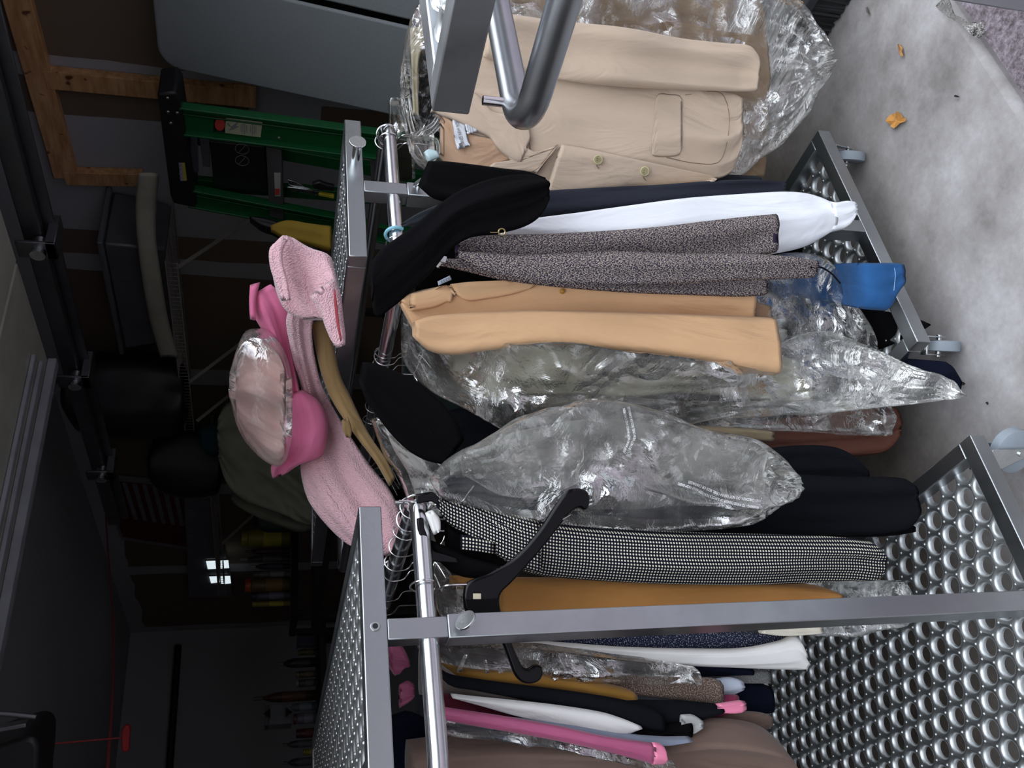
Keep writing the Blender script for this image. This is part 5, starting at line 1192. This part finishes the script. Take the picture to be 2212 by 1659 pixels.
# shelving with bottles at the back
def bottle(cx, y0, y1, xt, xb, Y, col, label, shape='bottle', capc=None, group=None):
    """stands on its shelf; pixel reading only sets where it is and how large"""
    base = PY(xb, (y0 + y1) / 2, Y); top = PY(xt, (y0 + y1) / 2, Y); h = top[2] - base[2]
    w = abs(PY(xb, y0, Y)[0] - PY(xb, y1, Y)[0]) / 2
    o = empty(shape, base, label, shape.split('_')[-1], group)
    m_ = plain('c%s' % str(col), col, 0.4, var=.08)
    if shape in ('bottle', 'jar', 'spray_can'):
        nk = .35 if shape == 'bottle' else .85
        zs = [0, .02, .62, .74, .84, .86] if shape == 'bottle' else [0, .02, .82, .86, .87, .88]
        rs = [.92, 1, 1, .8, nk, nk] if shape == 'bottle' else [.95, 1, 1, .95, nk, nk]
        MB().tube([base + (0, 0, h * z) for z in zs], [w * r_ for r_ in rs], 20).build('body', m_, o)
        cc2 = capc or (0.2, 0.2, 0.2)
        MB().cyl(base + (0, 0, h * zs[-1]), base + (0, 0, h), w * nk * 1.12, 20).build('cap', plain('c%s' % str(cc2), cc2, 0.4), o, bevel=.002)
        MB().tube([base + (0, 0, h * .18), base + (0, 0, h * .55)], w * 1.012, 20, caps=False).build('paper_label', plain('l%s' % str(col), [min(1, q * 1.9 + .01) for q in col], 0.6), o)
    else:
        MB().box(base + (-w, -w, 0), base + (w, w, h * .86)).build('body', m_, o, bevel=.004)
        MB().box(base + (-w * 1.03, -w * 1.03, h * .861), base + (w * 1.03, w * 1.03, h)).build('lid', plain('c%s' % str(capc or col), capc or col, 0.5), o, bevel=.004)
    return o
Y1_ = 5.3
zb1 = PY(628, 1200, Y1_)[2]
sh = empty('shelving_unit', (2.1, 5.3, 0), 'black shelving unit at the back carrying the yellow bottle', 'shelving')
SB = plain('black_shelf', (0.012, 0.012, 0.013), 0.6)
xa_, xb_ = PY(628, 1350, Y1_)[0], PY(628, 1080, Y1_)[0]
MB().box((xa_, Y1_ - .15, zb1 - .04), (xb_, Y1_ + .2, zb1 - .002)).build('shelf_board', SB, sh, bevel=.003)
MB().box((xa_, Y1_ - .15, .7), (xb_, Y1_ + .2, .73)).build('shelf_board', SB, sh, bevel=.003)
zpp = PD(690, 1110, 4.3)[2] - .012
MB().box((1.75, 3.2, zpp - .04), (2.70, 4.9, zpp)).build('shelf_board', SB, sh, bevel=.003)
for xx in (1.80, 2.65):
    for yy in (3.25, 4.85):
        MB().box((xx - .015, yy - .015, 0), (xx + .015, yy + .015, zpp - .041)).build('leg', SB, sh, bevel=.002)
for xx in (xa_ + .02, xb_ - .02):
    for yy in (Y1_ - .13, Y1_ + .18):
        MB().box((xx - .015, yy - .015, 0), (xx + .015, yy + .015, zb1 + .0)).build('leg', SB, sh, bevel=.002)
BG = 'bottles and tins on the black shelving unit'
bottle(0, 1144, 1178, 522, 627, Y1_, (0.30, 0.26, 0.015), 'big yellow bottle on the black shelving unit', 'jar', (0.30, 0.26, 0.02), BG)
bottle(0, 1183, 1196, 530, 627, Y1_, (0.05, 0.012, 0.015), 'dark red bottle next to the big yellow one', 'bottle', (0.06, 0.05, 0.05), BG)
bottle(0, 1199, 1213, 520, 627, Y1_, (0.07, 0.06, 0.055), 'brownish bottle with a pale cap between red and grey', 'bottle', (0.30, 0.30, 0.30), BG)
bottle(0, 1216, 1229, 540, 627, Y1_, (0.03, 0.03, 0.06), 'dark blue bottle with a cream cap in front of the painted reflection', 'bottle', (0.30, 0.29, 0.24), BG)
bottle(0, 1232, 1246, 548, 627, Y1_, (0.16, 0.16, 0.17), 'light grey spray can on the black shelving unit', 'spray_can', (0.12, 0.12, 0.12), BG)
bottle(0, 1248, 1276, 530, 627, Y1_, (0.17, 0.10, 0.03), 'can with orange cap and yellow label on the black shelving', 'spray_can', (0.55, 0.09, 0.02), BG)
bottle(0, 1278, 1293, 544, 627, Y1_, (0.12, 0.12, 0.17), 'blue-grey spray can beside the orange-capped one', 'spray_can', (0.03, 0.03, 0.08), BG)
bottle(0, 1297, 1308, 545, 627, Y1_, (0.30, 0.24, 0.03), 'slim yellow tube at the end of the black shelving', 'jar', (0.28, 0.24, 0.03), BG)
Y2_ = 5.8
zb2 = PY(686, 1500, Y2_)[2]
wb = empty('work_bench', (1.5, Y2_, 0), 'dark bench shelf cluttered with jars far behind the bare shelf', 'bench')
xa2, xb2 = PY(686, 1900, Y2_)[0], PY(686, 1345, Y2_)[0]
MB().box((xa2, Y2_ - .25, zb2 - .04), (xb2, Y2_ + .25, zb2 - .002)).build('bench_top', SB, wb, bevel=.003)
for xx in (xa2 + .04, xb2 - .04):
    for yy in (Y2_ - .2, Y2_ + .2):
        MB().box((xx - .025, yy - .025, 0), (xx + .025, yy + .025, zb2 - .041)).build('leg', SB, wb, bevel=.002)
BH = 'jars and tins on the dark bench'
bottle(0, 1358, 1372, 642, 685, Y2_, (0.09, 0.09, 0.11), 'small grey carton at the shelving end of the bench', 'small_box', None, BH)
bottle(0, 1378, 1396, 640, 685, Y2_, (0.07, 0.075, 0.12), 'bluish grey carton next to the small grey one', 'small_box', None, BH)
bottle(0, 1401, 1414, 644, 685, Y2_, (0.09, 0.065, 0.02), 'thin brass-coloured tin on the bench', 'jar', (0.10, 0.07, 0.02), BH)
bottle(0, 1420, 1440, 600, 685, Y2_, (0.02, 0.02, 0.022), 'tall black bottle with a pale ring cap on the bench', 'bottle', (0.16, 0.16, 0.15), BH)
bottle(0, 1448, 1462, 640, 685, Y2_, (0.11, 0.085, 0.04), 'gold-lidded jar on the bench between black bottle and pale tin', 'jar', (0.22, 0.16, 0.07), BH)
bottle(0, 1466, 1482, 640, 685, Y2_, (0.07, 0.07, 0.07), 'dull grey tin on the bench beside the gold-lidded jar', 'jar', None, BH)
bottle(0, 1490, 1512, 548, 685, Y2_ + .15, (0.09, 0.035, 0.015), 'tall brown bottle with a pale cap on the bench', 'bottle', (0.16, 0.13, 0.11), BH)
bottle(0, 1516, 1534, 616, 685, Y2_, (0.11, 0.13, 0.15), 'pale grey squat bottle on the bench', 'bottle', (0.18, 0.2, 0.12), BH)
cg = bottle(0, 1526, 1568, 572, 630, Y2_ + .05, (0.17, 0.18, 0.19), 'pale square charger box with two black triangles stacked on the bench jars', 'charger_box', (0.14, 0.14, 0.15), BH)
for a in (((583, 1533), (593, 1547), (583, 1540)), ((612, 1547), (622, 1540), (622, 1550))):
    pass
cb_ = PY(600, 1547, Y2_ - .0); 
for sgn in (-1, 1):
    cz = cb_[2] + sgn * .045; yf = Y2_ - .075
    MB().add([(cb_[0] - .03, yf, cz), (cb_[0] + .03, yf, cz), (cb_[0], yf, cz + sgn * .04), (cb_[0] - .03, yf + .004, cz), (cb_[0] + .03, yf + .004, cz), (cb_[0], yf + .004, cz + sgn * .04)], [(0, 1, 2), (3, 5, 4), (0, 3, 4, 1), (1, 4, 5, 2), (2, 5, 3, 0)]).build('black_triangle', DARK, cg)
bottle(0, 1538, 1562, 634, 685, Y2_, (0.17, 0.16, 0.20), 'white tub under the pale square charger box', 'jar', (0.18, 0.03, 0.04), BH)
bottle(0, 1572, 1592, 640, 685, Y2_, (0.11, 0.02, 0.02), 'dark red tub on the bench next to the white tub', 'jar', (0.05, 0.02, 0.02), BH)
bottle(0, 1596, 1612, 610, 685, Y2_, (0.06, 0.06, 0.07), 'clear-topped dark bottle on the bench by the yellow tin', 'bottle', (0.12, 0.12, 0.13), BH)
bottle(0, 1616, 1630, 655, 685, Y2_, (0.30, 0.27, 0.02), 'small yellow tin at the dark end of the bench', 'jar', (0.30, 0.27, 0.02), BH)
bottle(0, 1634, 1652, 612, 685, Y2_, (0.055, 0.055, 0.065), 'dark bottle past the small yellow tin', 'bottle', (0.14, 0.14, 0.15), BH)
bp = MB().tube([PY(385, 1395, YB - .06), PY(366, 1662, YB - .06), PY(358, 1800, YB - .06)], .028, 14).build('black_pole', LBK)
tag(bp, 'black pole mounted level across the back wall', 'pole')
rc = MB().tube(spline([PD(226, 1760, 2.0), PD(233, 1650, 2.4), PD(243, 1500, 3.1), PD(246, 1370, 3.8), PD(236, 1230, 4.6), PD(226, 1080, 5.4)], 40), .0035, 6).build('red_rope', plain('red_rope_fibre', (0.30, 0.03, 0.03), 0.8))
tag(rc, 'red rope strung under the ceiling through the dark garage', 'rope')
rl = empty('release_cord', PD(262, 1590, 2.6), 'thin red door release cord with a red toggle handle', 'cord')
MB().tube([PD(-40, 1622, 2.6), PD(120, 1606, 2.6), PD(262, 1594, 2.6)], .0022, 6).build('cord', plain('red_rope_fibre', (0.30, 0.03, 0.03), 0.8), rl)
slab('handle', smooth_outline([(263, 1575), (272, 1566), (281, 1567), (280, 1600), (278, 1620), (266, 1621), (263, 1600)], 40), 2.6, .02, plain('red_handle', (0.30, 0.01, 0.01), 0.5), rl, .004)
op = empty('door_opener', PD(40, 1600, 2.3), 'black garage door opener head with a metal arm below the ceiling', 'door opener')
slab('housing', smooth_outline([(-40, 1600), (40, 1572), (75, 1562), (96, 1566), (104, 1585), (98, 1670), (85, 1760), (-40, 1760)], 60), 2.35, .18, LBK, op, .01)
MB().tube([PD(-60, 1538, 2.2), PD(20, 1543, 2.2), PD(78, 1549, 2.2)], .006, 10).build('arm', DKM, op)
MB().bar(PD(-40, 1580, 2.25), PD(60, 1562, 2.25), .03, .01).build('bracket', DKM, op, bevel=.002)

# ------------------------------------------------------------------ on the concrete
br = empty('push_broom', PZ(1775, 98, 0), 'black-bristled push broom head standing on the concrete by the wall', 'broom')
A_, B_ = PZ(1774, 97, 0.004), PZ(1826, 17, 0.004); B_ = A_ + (B_ - A_) * 1.9
nn = np.array([.75, .66, 0]); up3 = np.array([0, 0, 1.0])
BRS = plain('black_bristle', (0.012, 0.012, 0.014), 0.7)
bm_ = MB(); rs_ = random.Random(4)
for q in range(230):
    u = rs_.random(); w_ = rs_.random(); p0 = A_ + (B_ - A_) * u + nn * (.055 * w_) 
    p1 = p0 + up3 * .092 + nn * (.5 - w_) * .015
    bm_.bar(p0 + np.array([rs_.uniform(-.004, .004), rs_.uniform(-.004, .004), 0]), p1, .006, .006)
bm_.hexa([A_ + nn * .006 + up3 * .006, B_ + nn * .006 + up3 * .006, B_ + nn * .05 + up3 * .006, A_ + nn * .05 + up3 * .006, A_ + nn * .008 + up3 * .092, B_ + nn * .008 + up3 * .092, B_ + nn * .045 + up3 * .092, A_ + nn * .045 + up3 * .092])
bs_ = bm_.build('bristles', BRS, br, smooth=False)
MB().hexa([A_ - nn * .004 + up3 * .093, B_ - nn * .004 + up3 * .093, B_ + nn * .056 + up3 * .093, A_ + nn * .056 + up3 * .093, A_ + up3 * .122, B_ + up3 * .122, B_ + nn * .052 + up3 * .122, A_ + nn * .052 + up3 * .122]).build('head', plain('dark_blue_grey_wood', (0.030, 0.034, 0.042), 0.6), br, bevel=.004)
mid = (A_ + B_) / 2 + nn * .026 + up3 * .122
MB().cyl(mid, mid + np.array([.22, -.10, 1.25]), .011, 14).build('handle', PINE, br)
def leaf(px_, label, out, col, name='dry_leaf', lift=.004):
    cen = PZ(px_[0], px_[1], 0); P = [PZ(px_[0] + a, px_[1] + b, 0) for a, b in out]; n = len(P)
    rr_ = random.Random(px_[0])
    vs = [p + np.array([0, 0, .003 + rr_.random() * .008]) for p in P]; vt = [v + np.array([0, 0, .0012]) for v in vs]
    c1_, c2_ = cen + (0, 0, .004), cen + (0, 0, .0055)
    fs = []
    for i in range(n):
        j = (i + 1) % n; fs += [(i, j, n + j, n + i), (j, i, 2 * n), (n + i, n + j, 2 * n + 1)]
    m_ = MB(); m_.add(vs + vt + [c1_, c2_], fs)
    o = m_.build(name, plain('leaf%d' % px_[0], col, 0.7, var=.25, scale=60), None, smooth=False)
    return tag(o, label, 'leaf' if 'leaf' in name else 'debris')
leaf((1941, 261), 'lobed orange-brown leaf lying alone on the concrete', [(-19, -6), (-12, -14), (-2, -16), (4, -20), (12, -14), (14, -4), (19, -3), (24, -6), (20, 2), (10, 6), (2, 14), (-4, 17), (-10, 13), (-14, 8), (-20, 2)], (0.48, 0.22, 0.05))
leaf((1950, 109), 'narrow curled brown leaf on the concrete near the broom', [(-7, -12), (-2, -14), (3, -6), (6, 4), (7, 13), (2, 13), (-3, 6), (-6, -2)], (0.34, 0.17, 0.06))
leaf((1880, 26), 'short dark twig on the concrete beside the broom bristles', [(-3, -9), (0, -10), (1, 0), (6, 5), (3, 6), (-1, 2)], (0.10, 0.08, 0.07), 'twig')
leaf((2072, 209), 'small dark speck of grit on the open concrete', [(-6, -2), (0, -3), (6, 0), (5, 2), (-2, 2)], (0.05, 0.04, 0.035), 'grit_fragment')
leaf((2086, 829), 'black grit fragment on the concrete past the navy hem', [(-3, -4), (1, -4), (4, 0), (1, 4), (-3, 2)], (0.03, 0.02, 0.02), 'grit_fragment')
leaf((2139, 872), 'dark grit fragment between the two casters', [(-3, -2), (1, -4), (4, 1), (0, 3)], (0.03, 0.02, 0.02), 'grit_fragment')
sc_ = [(2034, 0), (2045, 18), (2060, 36), (2085, 52), (2110, 62), (2122, 76)]
wps = (22, 16, 6, 6, 22, 12)
rws = []
for (x, y), w_ in zip(sc_, wps):
    a = PZ(x + w_ * .6, y - w_ * .6, .012); b = PZ(x - w_ * .6, y + w_ * .6, .012)
    rws.append(((x + w_ * .6, y - w_ * .6), (x - w_ * .6, y + w_ * .6), (float(a @ FW), float(b @ FW))))
thing('film_scrap', 'crinkled strip of clear film lying at the slab edge', 'plastic film', rws, 1.5, BAGM, T=.006, nf=3, amp=.003, crk=.008, cks=40, seed=5, res=.006)
